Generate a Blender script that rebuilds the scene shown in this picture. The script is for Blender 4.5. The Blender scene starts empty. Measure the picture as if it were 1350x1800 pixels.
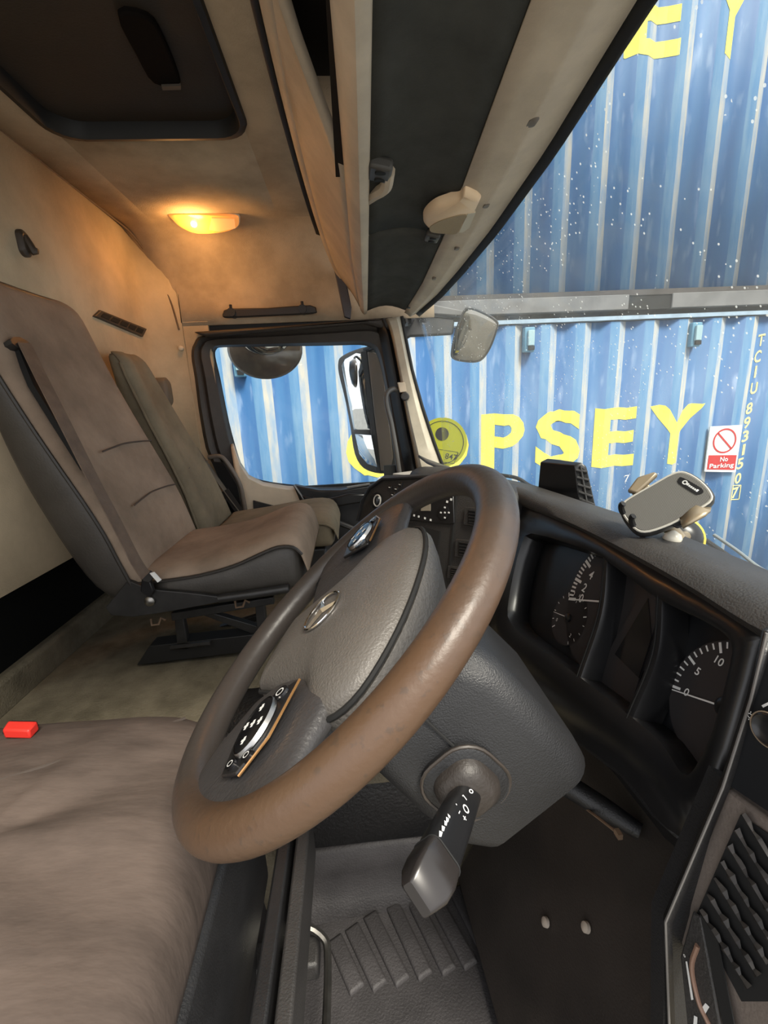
import bpy, bmesh, math, random
from mathutils import Vector, Matrix, Quaternion
random.seed(7)
V = Vector
SC = bpy.context.scene
COL = SC.collection

# ------------------------------------------------------------------ camera
# world: X = forward of the truck, Y = across the cab towards the passenger door, Z = up (metres)
F = 770.0                                   # focal length in pixels of the 1350x1800 frame
EYE = V((0.0, 0.0, 1.2))
RX = V((0.99575, -0.06534, 0.06484)); RY = V((-0.07877, -0.24037, 0.96748)); RZ = V((-0.04763, -0.96848, -0.24450))
cam_d = bpy.data.cameras.new('camera'); cam = bpy.data.objects.new('camera', cam_d); COL.objects.link(cam)
cam_d.sensor_fit = 'VERTICAL'; cam_d.sensor_height = 36.0; cam_d.lens = 36.0 * F / 1800.0
cam_d.clip_start = 0.01; cam_d.clip_end = 200
right = V((RX[0], RY[0], RZ[0])).normalized(); down = V((RX[1], RY[1], RZ[1])).normalized()
fwd = right.cross(down).normalized(); down = fwd.cross(right)
M3 = Matrix((right, -down, -fwd)).transposed()
cam.matrix_world = Matrix.Translation(EYE) @ M3.to_4x4()
SC.camera = cam

# ------------------------------------------------------------------ light and exposure
SC.view_settings.view_transform = 'Standard'; SC.view_settings.look = 'None'
SC.view_settings.gamma = 1.0; SC.view_settings.use_curve_mapping = False
SC.view_settings.exposure = 0.75
world = bpy.data.worlds.new('sky'); SC.world = world; world.use_nodes = True
bg = world.node_tree.nodes['Background']
bg.inputs['Color'].default_value = (0.96, 0.97, 1.0, 1); bg.inputs['Strength'].default_value = 1.0
sun_d = bpy.data.lights.new('sun', 'SUN'); sun_d.energy = 3.6; sun_d.angle = math.radians(18); sun_d.color = (1.0, 0.93, 0.80)
sun = bpy.data.objects.new('sun', sun_d); COL.objects.link(sun)
SUNDIR = V((0.30, -0.54, 0.78)).normalized()
sun.rotation_euler = (-SUNDIR).to_track_quat('-Z', 'Y').to_euler()

# ------------------------------------------------------------------ measuring helpers
def ray(x, y):
    c = V((x - 675.0, y - 900.0, F))
    return V((RX.dot(c), RY.dot(c), RZ.dot(c)))
def at(x, y, X=None, Y=None, Z=None):        # where the sight line of a pixel meets a plane of the cab
    d = ray(x, y)
    if X is not None: t = (X - EYE.x) / d.x
    elif Y is not None: t = (Y - EYE.y) / d.y
    else: t = (Z - EYE.z) / d.z
    return EYE + d * t
def onpl(x, y, P, N):
    d = ray(x, y); return EYE + d * ((P - EYE).dot(N) / d.dot(N))

# ------------------------------------------------------------------ materials
MATS = {}
def mat(name, col, rough=0.6, metal=0.0, var=0.0, vscale=8.0, bump=0.0, bscale=60.0, col2=None, spec=0.5, stain=None, coat=0.0, vstretch=None):
    if name in MATS: return MATS[name]
    m = bpy.data.materials.new(name); m.use_nodes = True; MATS[name] = m
    nt = m.node_tree; n = nt.nodes; l = nt.links; b = n['Principled BSDF']
    b.inputs['Base Color'].default_value = (*col, 1); b.inputs['Roughness'].default_value = rough
    b.inputs['Metallic'].default_value = metal; b.inputs['Specular IOR Level'].default_value = spec
    b.inputs['Coat Weight'].default_value = coat
    tc = n.new('ShaderNodeTexCoord')
    if var > 0 or col2:
        nz = n.new('ShaderNodeTexNoise'); nz.inputs['Scale'].default_value = vscale; nz.inputs['Detail'].default_value = 7; nz.inputs['Roughness'].default_value = 0.62
        if vstretch:
            mp = n.new('ShaderNodeMapping'); mp.inputs['Scale'].default_value = vstretch
            l.new(tc.outputs['Object'], mp.inputs['Vector']); l.new(mp.outputs['Vector'], nz.inputs['Vector'])
        else: l.new(tc.outputs['Object'], nz.inputs['Vector'])
        cr = n.new('ShaderNodeValToRGB')
        c2 = col2 if col2 else tuple(c * (1 - var) for c in col)
        c1 = col if col2 else tuple(min(1, c * (1 + var * 0.6)) for c in col)
        cr.color_ramp.elements[0].position = 0.36; cr.color_ramp.elements[1].position = 0.66
        cr.color_ramp.elements[0].color = (*c2, 1); cr.color_ramp.elements[1].color = (*c1, 1)
        l.new(nz.outputs['Fac'], cr.inputs['Fac']); l.new(cr.outputs['Color'], b.inputs['Base Color'])
    if bump > 0:
        nb = n.new('ShaderNodeTexNoise'); nb.inputs['Scale'].default_value = bscale; nb.inputs['Detail'].default_value = 4
        l.new(mp.outputs['Vector'] if vstretch else tc.outputs['Object'], nb.inputs['Vector'])
        bp = n.new('ShaderNodeBump'); bp.inputs['Strength'].default_value = bump; bp.inputs['Distance'].default_value = 0.004
        l.new(nb.outputs['Fac'], bp.inputs['Height']); l.new(bp.outputs['Normal'], b.inputs['Normal'])
    return m

liner = mat('headliner_fabric', (0.50, 0.39, 0.27), 0.95, var=0.22, vscale=5, bump=0.25, bscale=260, spec=0.1)
wallm = mat('rear_wall_fabric', (0.58, 0.47, 0.32), 0.95, var=0.2, vscale=4, bump=0.2, bscale=240, spec=0.1)
beige = mat('beige_plastic', (0.58, 0.48, 0.36), 0.6, var=0.14, vscale=9, bump=0.12, bscale=300, spec=0.3)
cream = mat('cream_plastic', (0.72, 0.62, 0.47), 0.5, var=0.08, vscale=12, spec=0.3)
greyfab = mat('grey_visor_cloth', (0.070, 0.070, 0.062), 0.9, var=0.2, vscale=10, bump=0.2, bscale=320, spec=0.15)
black = mat('black_plastic', (0.016, 0.016, 0.017), 0.42, var=0.25, vscale=14, bump=0.22, bscale=420)
black_s = mat('black_smooth_plastic', (0.012, 0.012, 0.013), 0.28, var=0.2, vscale=10)
rubber = mat('black_rubber', (0.010, 0.010, 0.010), 0.6)
deep = mat('dark_recess', (0.006, 0.006, 0.006), 0.8)
dgrey = mat('dark_grey_plastic', (0.035, 0.033, 0.032), 0.5, var=0.25, vscale=10, bump=0.3, bscale=380)
panelb = mat('brown_black_panel', (0.032, 0.026, 0.022), 0.5, var=0.3, vscale=7, bump=0.2, bscale=300)
seatf = mat('taupe_seat_cloth', (0.30, 0.225, 0.165), 0.92, var=0.26, vscale=6, bump=0.35, bscale=55, spec=0.15)
seatd = mat('worn_brown_seat_cloth', (0.090, 0.069, 0.058), 0.88, var=0.30, vscale=6, bump=0.8, bscale=11, spec=0.2, vstretch=(1.0, 3.2, 1.0))
seatg = mat('grey_olive_seat_cloth', (0.23, 0.19, 0.13), 0.92, var=0.22, vscale=7, bump=0.3, bscale=60, spec=0.15)
vinyl = mat('charcoal_vinyl', (0.055, 0.049, 0.042), 0.48, var=0.2, vscale=9, bump=0.15, bscale=200)
belt = mat('brown_belt_webbing', (0.15, 0.105, 0.075), 0.75, var=0.2, vscale=30, bump=0.3, bscale=500)
beltd = mat('dark_belt_webbing', (0.030, 0.027, 0.024), 0.75)
carpet = mat('olive_grey_carpet', (0.165, 0.142, 0.100), 0.97, var=0.35, vscale=9, bump=0.6, bscale=200, spec=0.05)
matrub = mat('rubber_floor_mat', (0.036, 0.033, 0.034), 0.62, var=0.35, vscale=8, bump=0.35, bscale=260)
steel = mat('dull_steel', (0.30, 0.29, 0.27), 0.38, metal=1.0, var=0.3, vscale=20)
chrome = mat('polished_chrome', (0.75, 0.75, 0.74), 0.12, metal=1.0)
seatmetal = mat('black_painted_steel', (0.022, 0.021, 0.020), 0.45, var=0.4, vscale=20)
rust = mat('rusty_bracket', (0.20, 0.13, 0.08), 0.8, var=0.4, vscale=30)
white = mat('white_print', (0.80, 0.80, 0.78), 0.6)
red = mat('red_plastic', (0.72, 0.035, 0.025), 0.4)
redp = mat('red_print', (0.46, 0.015, 0.015), 0.6)
signw = mat('white_sign_board', (0.82, 0.82, 0.80), 0.5, var=0.06)
lens_grey = mat('grey_plug_plastic', (0.17, 0.14, 0.11), 0.5)
yellow = mat('yellow_paint', (0.88, 0.80, 0.13), 0.75, vscale=11, col2=(0.74, 0.64, 0.10))
ochre = mat('pale_yellow_paint', (0.82, 0.72, 0.30), 0.7, var=0.1)
railgrey = mat('weathered_grey_steel', (0.15, 0.15, 0.15), 0.75, var=0.25, vscale=6)
raildark = mat('dark_brown_steel', (0.055, 0.048, 0.045), 0.8, var=0.3, vscale=6)
amberplate = mat('amber_rubber', (0.45, 0.40, 0.06), 0.5)
gold = mat('bronze_plastic', (0.30, 0.24, 0.16), 0.35, metal=0.4)
ground_m = mat('wet_concrete', (0.20, 0.20, 0.19), 0.7, var=0.2, vscale=1.2)
dialm = mat('dial_face', (0.030, 0.027, 0.028), 0.55)
screenm = mat('display_glass', (0.010, 0.010, 0.011), 0.15)
padm = mat('airbag_cover_leathergrain', (0.115, 0.105, 0.094), 0.42, var=0.12, vscale=12, bump=0.35, bscale=420)
spokem = mat('wheel_spoke_plastic', (0.042, 0.040, 0.041), 0.42, var=0.15, vscale=14, bump=0.2, bscale=300)
mirror_m = mat('mirror_glass', (0.55, 0.53, 0.50), 0.03, metal=1.0)

def blue_paint():
    m = bpy.data.materials.new('weathered_blue_paint'); m.use_nodes = True
    nt = m.node_tree; n = nt.nodes; l = nt.links; b = n['Principled BSDF']
    tc = n.new('ShaderNodeTexCoord')
    mp = n.new('ShaderNodeMapping'); mp.inputs['Scale'].default_value = (6, 6, 0.5)
    nz = n.new('ShaderNodeTexNoise'); nz.inputs['Scale'].default_value = 1.6; nz.inputs['Detail'].default_value = 8
    l.new(tc.outputs['Object'], mp.inputs['Vector']); l.new(mp.outputs['Vector'], nz.inputs['Vector'])
    cr = n.new('ShaderNodeValToRGB'); e = cr.color_ramp.elements
    e[0].position = 0.35; e[0].color = (0.016, 0.090, 0.245, 1); e[1].position = 0.72; e[1].color = (0.040, 0.140, 0.30, 1)
    l.new(nz.outputs['Fac'], cr.inputs['Fac'])
    # chalky, dusty streaks running down
    nz2 = n.new('ShaderNodeTexNoise'); nz2.inputs['Scale'].default_value = 5; nz2.inputs['Detail'].default_value = 9
    mp2 = n.new('ShaderNodeMapping'); mp2.inputs['Scale'].default_value = (3, 3, 0.7)
    l.new(tc.outputs['Object'], mp2.inputs['Vector']); l.new(mp2.outputs['Vector'], nz2.inputs['Vector'])
    r2 = n.new('ShaderNodeValToRGB'); r2.color_ramp.elements[0].position = 0.56; r2.color_ramp.elements[1].position = 0.80
    l.new(nz2.outputs['Fac'], r2.inputs['Fac'])
    mx = n.new('ShaderNodeMix'); mx.data_type = 'RGBA'
    mul = n.new('ShaderNodeMath'); mul.operation = 'MULTIPLY'; mul.inputs[1].default_value = 0.45
    l.new(r2.outputs['Color'], mul.inputs[0]); l.new(mul.outputs[0], mx.inputs['Factor'])
    l.new(cr.outputs['Color'], mx.inputs['A']); mx.inputs['B'].default_value = (0.36, 0.46, 0.58, 1)
    l.new(mx.outputs['Result'], b.inputs['Base Color']); b.inputs['Roughness'].default_value = 0.6
    return m
bluem = blue_paint()
def sunlit_chalk_paint():
    return mat('sunlit_chalked_slope', (0.36, 0.345, 0.30), 0.8, var=0.2, vscale=9, vstretch=(2, 2, 0.4), col2=(0.17, 0.25, 0.35))  # chalked paint, with the sunlit brightness of forward-facing slopes put into its colour
sunlit_chalk = sunlit_chalk_paint()

def glass(name, haze, spots, tint=(0.97, 0.985, 0.98), hazecol=(0.80, 0.86, 0.90)):
    m = bpy.data.materials.new(name); m.use_nodes = True
    nt = m.node_tree; n = nt.nodes; l = nt.links
    for x in list(n): n.remove(x)
    out = n.new('ShaderNodeOutputMaterial')
    tr = n.new('ShaderNodeBsdfTransparent'); tr.inputs['Color'].default_value = (*tint, 1)
    gl = n.new('ShaderNodeBsdfGlossy'); gl.inputs['Roughness'].default_value = 0.02
    lw = n.new('ShaderNodeLayerWeight'); lw.inputs['Blend'].default_value = 0.5; pw = n.new('ShaderNodeMath'); pw.operation = 'POWER'; pw.inputs[1].default_value = 4.5; l.new(lw.outputs['Facing'], pw.inputs[0]); fr = n.new('ShaderNodeMath'); fr.operation = 'MULTIPLY_ADD'; fr.inputs[1].default_value = 0.35; fr.inputs[2].default_value = 0.015; l.new(pw.outputs[0], fr.inputs[0])
    m1 = n.new('ShaderNodeMixShader'); l.new(fr.outputs[0], m1.inputs[0]); l.new(tr.outputs[0], m1.inputs[1]); l.new(gl.outputs[0], m1.inputs[2])
    df = n.new('ShaderNodeBsdfDiffuse'); df.inputs['Color'].default_value = (*hazecol, 1)
    tl = n.new('ShaderNodeBsdfTranslucent'); tl.inputs['Color'].default_value = (*hazecol, 1)
    md = n.new('ShaderNodeMixShader'); md.inputs[0].default_value = 0.5; l.new(df.outputs[0], md.inputs[1]); l.new(tl.outputs[0], md.inputs[2])
    tc = n.new('ShaderNodeTexCoord')
    nz = n.new('ShaderNodeTexNoise'); nz.inputs['Scale'].default_value = 3.5; nz.inputs['Detail'].default_value = 6; l.new(tc.outputs['Object'], nz.inputs['Vector'])
    mr = n.new('ShaderNodeMapRange'); mr.inputs['From Min'].default_value = 0.3; mr.inputs['From Max'].default_value = 0.75
    mr.inputs['To Min'].default_value = haze * 0.55; mr.inputs['To Max'].default_value = haze * 1.5
    l.new(nz.outputs['Fac'], mr.inputs['Value'])
    fac = mr.outputs['Result']
    if spots:
        vo = n.new('ShaderNodeTexVoronoi'); vo.inputs['Scale'].default_value = 62; l.new(tc.outputs['Object'], vo.inputs['Vector'])
        lt = n.new('ShaderNodeMath'); lt.operation = 'LESS_THAN'; lt.inputs[1].default_value = 0.125; l.new(vo.outputs['Distance'], lt.inputs[0])
        sp = n.new('ShaderNodeTexNoise'); sp.inputs['Scale'].default_value = 6; l.new(tc.outputs['Object'], sp.inputs['Vector'])
        gt = n.new('ShaderNodeMath'); gt.operation = 'GREATER_THAN'; gt.inputs[1].default_value = 0.49; l.new(sp.outputs['Fac'], gt.inputs[0])
        mm = n.new('ShaderNodeMath'); mm.operation = 'MULTIPLY'; l.new(lt.outputs[0], mm.inputs[0]); l.new(gt.outputs[0], mm.inputs[1])
        m3 = n.new('ShaderNodeMath'); m3.operation = 'MULTIPLY'; m3.inputs[1].default_value = spots; l.new(mm.outputs[0], m3.inputs[0])
        mxm = n.new('ShaderNodeMath'); mxm.operation = 'MAXIMUM'; l.new(m3.outputs[0], mxm.inputs[0]); l.new(fac, mxm.inputs[1]); fac = mxm.outputs[0]
    m2 = n.new('ShaderNodeMixShader'); l.new(fac, m2.inputs[0]); l.new(m1.outputs[0], m2.inputs[1]); l.new(md.outputs[0], m2.inputs[2])
    l.new(m2.outputs[0], out.inputs['Surface'])
    return m
wsglass = glass('dusty_windscreen_glass', 0.040, 0.6, hazecol=(0.86, 0.88, 0.84))
sideglass = glass('side_window_glass', 0.012, 0.0)

def emis(name, col, s):
    m = bpy.data.materials.new(name); m.use_nodes = True; b = m.node_tree.nodes['Principled BSDF']
    b.inputs['Base Color'].default_value = (*col, 1); b.inputs['Emission Color'].default_value = (*col, 1); b.inputs['Emission Strength'].default_value = s
    b.inputs['Roughness'].default_value = 0.25
    return m
lamp_lens = emis('lit_amber_lens', (1.0, 0.36, 0.08), 0.32)
lamp_bulb = emis('glowing_bulb', (1.0, 0.70, 0.22), 14)
lamp_dim = emis('dim_amber_lens', (0.8, 0.38, 0.14), 0.35)

def rim_mat():
    m = bpy.data.materials.new('worn_wheel_leather'); m.use_nodes = True
    nt = m.node_tree; n = nt.nodes; l = nt.links; b = n['Principled BSDF']
    tc = n.new('ShaderNodeTexCoord'); sx = n.new('ShaderNodeSeparateXYZ'); l.new(tc.outputs['Object'], sx.inputs[0])
    nz = n.new('ShaderNodeTexNoise'); nz.inputs['Scale'].default_value = 16; nz.inputs['Detail'].default_value = 8; l.new(tc.outputs['Object'], nz.inputs['Vector'])
    # the palm wear lies on the driver's right hand side of the rim (towards -Y) and its outside
    mr = n.new('ShaderNodeMapRange'); mr.inputs['From Min'].default_value = -0.02; mr.inputs['From Max'].default_value = -0.19
    l.new(sx.outputs['Y'], mr.inputs['Value'])
    ad = n.new('ShaderNodeMath'); ad.operation = 'MULTIPLY_ADD'; ad.inputs[1].default_value = 0.9; ad.inputs[2].default_value = -0.42
    l.new(nz.outputs['Fac'], ad.inputs[0])
    a2 = n.new('ShaderNodeMath'); a2.operation = 'ADD'; l.new(ad.outputs[0], a2.inputs[0]); l.new(mr.outputs['Result'], a2.inputs[1])
    cr = n.new('ShaderNodeValToRGB'); e = cr.color_ramp.elements
    e[0].position = 0.40; e[0].color = (0.043, 0.036, 0.032, 1); e[1].position = 1.15; e[1].color = (0.088, 0.050, 0.028, 1)
    l.new(a2.outputs[0], cr.inputs['Fac'])
    # flaked dark cracks in the worn zone
    n2 = n.new('ShaderNodeTexNoise'); n2.inputs['Scale'].default_value = 130; n2.inputs['Detail'].default_value = 6; l.new(tc.outputs['Object'], n2.inputs['Vector'])
    r2 = n.new('ShaderNodeValToRGB'); r2.color_ramp.elements[0].position = 0.60; r2.color_ramp.elements[1].position = 0.68
    l.new(n2.outputs['Fac'], r2.inputs['Fac'])
    mu = n.new('ShaderNodeMath'); mu.operation = 'MULTIPLY'; l.new(r2.outputs['Color'], mu.inputs[0]); l.new(mr.outputs['Result'], mu.inputs[1])
    mu2 = n.new('ShaderNodeMath'); mu2.operation = 'MULTIPLY'; mu2.inputs[1].default_value = 0.5; l.new(mu.outputs[0], mu2.inputs[0])
    mx = n.new('ShaderNodeMix'); mx.data_type = 'RGBA'; l.new(mu2.outputs[0], mx.inputs['Factor']); l.new(cr.outputs['Color'], mx.inputs['A']); mx.inputs['B'].default_value = (0.05, 0.035, 0.025, 1)
    l.new(mx.outputs['Result'], b.inputs['Base Color']); b.inputs['Roughness'].default_value = 0.40
    bp = n.new('ShaderNodeBump'); bp.inputs['Strength'].default_value = 0.25; bp.inputs['Distance'].default_value = 0.002
    l.new(n2.outputs['Fac'], bp.inputs['Height']); l.new(bp.outputs['Normal'], b.inputs['Normal'])
    return m
rimm = rim_mat()

# ------------------------------------------------------------------ mesh helpers
class MB:
    def __init__(s): s.v = []; s.f = []
    def add(s, vs, fs):
        o = len(s.v); s.v += [V(p) for p in vs]; s.f += [tuple(i + o for i in f) for f in fs]; return s
    def grid(s, rows, closed=False):                    # rows of equally many points
        n = len(rows[0]); vs = [p for r in rows for p in r]; fs = []
        for i in range(len(rows) - 1):
            for j in range(n if closed else n - 1):
                k = (j + 1) % n; fs.append((i * n + j, i * n + k, (i + 1) * n + k, (i + 1) * n + j))
        return s.add(vs, fs)
    def loft(s, rings, cap=True):
        n = len(rings[0]); s.grid(rings, True); o = len(s.v) - n * len(rings)
        if cap: s.f.append(tuple(range(o, o + n))); s.f.append(tuple(range(len(s.v) - n, len(s.v))))
        return s
    def tube(s, pts, r, n=10, cap=True):
        pts = [V(p) for p in pts]; rs = r if isinstance(r, (list, tuple)) else [r] * len(pts); rings = []
        up = None
        for i, p in enumerate(pts):
            t = (pts[min(i + 1, len(pts) - 1)] - pts[max(i - 1, 0)]).normalized()
            if up is None: up = t.cross(V((0.31, 0.47, 0.83))).normalized()
            up = (up - t * up.dot(t)).normalized(); w = t.cross(up)
            rings.append([p + (up * math.cos(a) + w * math.sin(a)) * rs[i] for a in [2 * math.pi * k / n for k in range(n)]])
        return s.loft(rings, cap)
    def box(s, c, size, R=None):
        c = V(c); h = [x / 2 for x in size]; R = R or Matrix.Identity(3)
        vs = [c + R @ V((sx * h[0], sy * h[1], sz * h[2])) for sx in (-1, 1) for sy in (-1, 1) for sz in (-1, 1)]
        return s.add(vs, [(0, 1, 3, 2), (4, 6, 7, 5), (0, 4, 5, 1), (2, 3, 7, 6), (0, 2, 6, 4), (1, 5, 7, 3)])
    def prism(s, poly, d):                              # poly: 3-D outline, d: extrusion vector
        n = len(poly); vs = [V(p) for p in poly] + [V(p) + V(d) for p in poly]
        return s.add(vs, [tuple(range(n)), tuple(range(2 * n - 1, n - 1, -1))] + [(i, (i + 1) % n, n + (i + 1) % n, n + i) for i in range(n)])
    def ribbon(s, pts, wdir, w, th, ndir):              # flat strap
        rings = []
        for i, p in enumerate(pts):
            p = V(p); a = V(wdir[i] if isinstance(wdir, list) else wdir).normalized() * w / 2; b = V(ndir).normalized() * th / 2
            rings.append([p - a - b, p + a - b, p + a + b, p - a + b])
        return s.loft(rings)

WL = {}
def link(o, parent=None):
    COL.objects.link(o)
    if parent is not None:
        o.parent = parent; o.matrix_parent_inverse = Matrix.Translation(-WL[parent.name])
    return o
def obj(name, mb, m, parent=None, bevel=0.0, solid=0.0, sub=0, smooth=40, seg=2):
    me = bpy.data.meshes.new(name)
    lo = V([min(p[i] for p in mb.v) for i in range(3)]); hi = V([max(p[i] for p in mb.v) for i in range(3)]); c = (lo + hi) / 2
    me.from_pydata([p - c for p in mb.v], [], mb.f)
    b = bmesh.new(); b.from_mesh(me); bmesh.ops.remove_doubles(b, verts=b.verts, dist=1e-5); bmesh.ops.recalc_face_normals(b, faces=b.faces); b.to_mesh(me); b.free()
    for p in me.polygons: p.use_smooth = True
    if smooth < 180: me.set_sharp_from_angle(angle=math.radians(smooth))
    me.materials.append(m)
    o = bpy.data.objects.new(name, me); o.location = c; link(o, parent); WL[o.name] = c
    if solid:
        md = o.modifiers.new('thickness', 'SOLIDIFY'); md.thickness = solid; md.offset = 0
    if sub:
        md = o.modifiers.new('soft', 'SUBSURF'); md.levels = sub; md.render_levels = sub
    if bevel:
        md = o.modifiers.new('edge', 'BEVEL'); md.width = bevel; md.segments = seg; md.limit_method = 'ANGLE'; md.angle_limit = math.radians(35); md.harden_normals = False
    return o
def thing(name, loc, label, cat, group=None):
    o = bpy.data.objects.new(name, None); o.empty_display_size = 0.05; COL.objects.link(o); o.location = loc; WL[o.name] = V(loc)
    return tag(o, label, cat, group)
def tag(o, label, cat, group=None):
    o['label'] = label; o['category'] = cat
    if group: o['group'] = group
    return o
def struct(o, label=None):
    o['kind'] = 'structure'
    if label: o['label'] = label
    return o
def lab(o, t): o['label'] = t; return o
def rr(w, h, r, n=5):                                   # rounded rectangle outline in 2-D
    pts = []
    for cx, cy, a0 in ((w / 2 - r, h / 2 - r, 0), (-w / 2 + r, h / 2 - r, 90), (-w / 2 + r, -h / 2 + r, 180), (w / 2 - r, -h / 2 + r, 270)):
        for k in range(n + 1):
            a = math.radians(a0 + 90 * k / n); pts.append((cx + r * math.cos(a), cy + r * math.sin(a)))
    return pts
def smoothclosed(pts, k=4):                             # Catmull-Rom through closed outline
    n = len(pts); out = []
    for i in range(n):
        p0, p1, p2, p3 = [V(pts[(i + j - 1) % n]) for j in range(4)]
        for q in range(k):
            t = q / k; out.append(0.5 * ((2 * p1) + (p2 - p0) * t + (2 * p0 - 5 * p1 + 4 * p2 - p3) * t * t + (3 * p1 - p0 - 3 * p2 + p3) * t ** 3))
    return out
def smoothopen(pts, k=5):
    P = [V(p) for p in pts]; P = [P[0] * 2 - P[1]] + P + [P[-1] * 2 - P[-2]]; out = []
    for i in range(1, len(P) - 2):
        p0, p1, p2, p3 = P[i - 1:i + 3]
        for q in range(k):
            t = q / k; out.append(0.5 * ((2 * p1) + (p2 - p0) * t + (2 * p0 - 5 * p1 + 4 * p2 - p3) * t * t + (3 * p1 - p0 - 3 * p2 + p3) * t ** 3))
    out.append(P[-2]); return out
def frame(N, up=V((0, 0, 1))):
    N = V(N).normalized(); u = V(up).cross(N).normalized(); v = N.cross(u); return u, v, N

GLY = {}
def glyph(s, off=0.0):
    if (s, off) in GLY: return GLY[(s, off)]
    cu = bpy.data.curves.new('lettering', 'FONT'); cu.body = s; cu.offset = off; cu.resolution_u = 4
    o = bpy.data.objects.new('lettering', cu); COL.objects.link(o)
    dg = bpy.context.evaluated_depsgraph_get(); me = bpy.data.meshes.new_from_object(o.evaluated_get(dg))
    r = ([v.co.copy() for v in me.vertices], [tuple(p.vertices) for p in me.polygons])
    bpy.data.objects.remove(o); bpy.data.curves.remove(cu); bpy.data.meshes.remove(me)
    x0 = min(p.x for p in r[0]); x1 = max(p.x for p in r[0]); y0 = min(p.y for p in r[0]); y1 = max(p.y for p in r[0])
    GLY[(s, off)] = ([((p.x - x0) / (x1 - x0), (p.y - y0) / (y1 - y0)) for p in r[0]], r[1], (x1 - x0) / (y1 - y0)); return GLY[(s, off)]
def text(mb, s, P, u, v, h, off=0.012, w=None):         # centred text of cap height h on a plane at P
    vs, fs, asp = glyph(s, off); w = w or h * asp
    return mb.add([V(P) + V(u) * ((a - 0.5) * w) + V(v) * ((b - 0.5) * h) for a, b in vs], fs)
for s in list('COPSEYTIU8931507') : glyph(s, 0.03)

# ================================================================== outside: ground and the two containers
CY = 3.5; PIT = 0.278
g = MB(); g.box((1, 3, -1.75), (40, 40, 0.1)); struct(obj('ground', g, ground_m), 'wet grey yard concrete')

def corr(x, xc):
    t = ((x - xc) / PIT + 0.12) % 1.0
    if t < 0.24: return 0.036 * t / 0.24
    if t < 0.49: return 0.036
    if t < 0.74: return 0.036 * (1 - (t - 0.49) / 0.25)
    return 0.0
BRK = (-0.12, 0.12, 0.37, 0.62)
def container(xc, z0, z1, label):
    t = thing('shipping_container', (2, CY, z0), label, 'container', None)
    mb = MB(); mats = []
    xs = sorted(xc + PIT * (k + f) for k in range(-24, 26) for f in BRK)
    zs = [z0 + 0.02, z1 - 0.02]
    mb.grid([[V((x, CY + corr(x + 1e-5, xc), z)) for x in xs] for z in zs])
    w = obj('corrugated_wall', mb, bluem, t, smooth=10)
    w.data.materials.append(sunlit_chalk); w.data.materials.append(mat('faded_blue_ridge', (0.105, 0.21, 0.33), 0.75, vscale=7, vstretch=(3, 3, 0.4), col2=(0.045, 0.15, 0.30)))
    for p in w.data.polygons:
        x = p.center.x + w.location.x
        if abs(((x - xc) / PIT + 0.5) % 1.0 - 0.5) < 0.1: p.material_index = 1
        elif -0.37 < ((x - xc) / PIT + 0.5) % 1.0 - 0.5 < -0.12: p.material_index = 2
    w.modifiers.new('thickness', 'SOLIDIFY').thickness = 0.004
    # the body behind the wall
    b = MB(); b.box(((xs[0] + xs[-1]) / 2, CY + 1.25, (z0 + z1) / 2), (xs[-1] - xs[0] - 0.04, 2.35, z1 - z0 - 0.02)); obj('container_body', b, bluem, t)
    return t, xs
def paint(s, box, xc, par, m=yellow, off=0.03, name='painted_letter'):    # one painted letter following the corrugation
    X0, X1, Z0, Z1 = box; vs, fs, _ = glyph(s, off); vs = list(vs)
    bm = bmesh.new(); bv = [bm.verts.new((X0 + a * (X1 - X0), 0, Z0 + b * (Z1 - Z0))) for a, b in vs]
    for f in fs:
        try: bm.faces.new([bv[i] for i in f])
        except ValueError: pass
    for k in range(-24, 26):
        for fr in BRK:
            x = xc + PIT * (k + fr)
            if X0 < x < X1: bmesh.ops.bisect_plane(bm, geom=bm.verts[:] + bm.edges[:] + bm.faces[:], plane_co=(x, 0, 0), plane_no=(1, 0, 0))
    mb = MB(); bm.verts.ensure_lookup_table(); bm.verts.index_update()
    mb.add([V((v.co.x, CY + corr(v.co.x, xc) - 0.006, v.co.z + 0.006 * math.sin(v.co.x * 60))) for v in bm.verts], [tuple(v.index for v in f.verts) for f in bm.faces]); bm.free()
    return obj(name, mb, m, par, smooth=10)
def X_(x, y): return at(x, y, Y=CY).x
def Z_(x, y): return at(x, y, Y=CY).z

xlo = at(1095, 561, Y=CY + 0.018).x; xup = at(1110, 508, Y=CY + 0.018).x
lowc, xs = container(xlo, -1.3, 1.735, 'blue corrugated container at ground level, marked with yellow letters and numbers, a sign on it')
upc, _ = container(xup, 1.785, 4.7, 'blue corrugated container stacked on top, only the yellow E and Y in view')
mb = MB(); mb.box((2, CY + 0.02, 1.738), (13, 0.07, 0.028)); obj('top_rail', mb, mat('pale_blue_rail', (0.30, 0.40, 0.50), 0.7, var=0.2), lowc)
mb = MB()
gx0, gx1 = X_(1100, 540), X_(1176, 535)
for a, b in ((-4.5, gx0), (gx1, 8.5)): mb.box(((a + b) / 2, CY + 0.0, 1.845), (b - a, 0.07, 0.105))
obj('bottom_rail', mb, railgrey, upc, bevel=0.004)
mb = MB(); mb.box((2, CY + 0.01, 1.912), (13, 0.075, 0.04)); obj('rail_flange', mb, raildark, upc)  # dark brown strip along the top of the rail
mb = MB(); mb.box(((gx0 + gx1) / 2, CY - 0.012, 1.845), (gx1 - gx0, 0.02, 0.11)); obj('fork_pocket', mb, deep, upc)
mb = MB(); mb.box((2, CY + 0.06, 1.7785), (13, 0.06, 0.04)); obj('gap_shade_bar', mb, deep, upc)  # added near-black bar that paints the shade between the stacked containers
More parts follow.
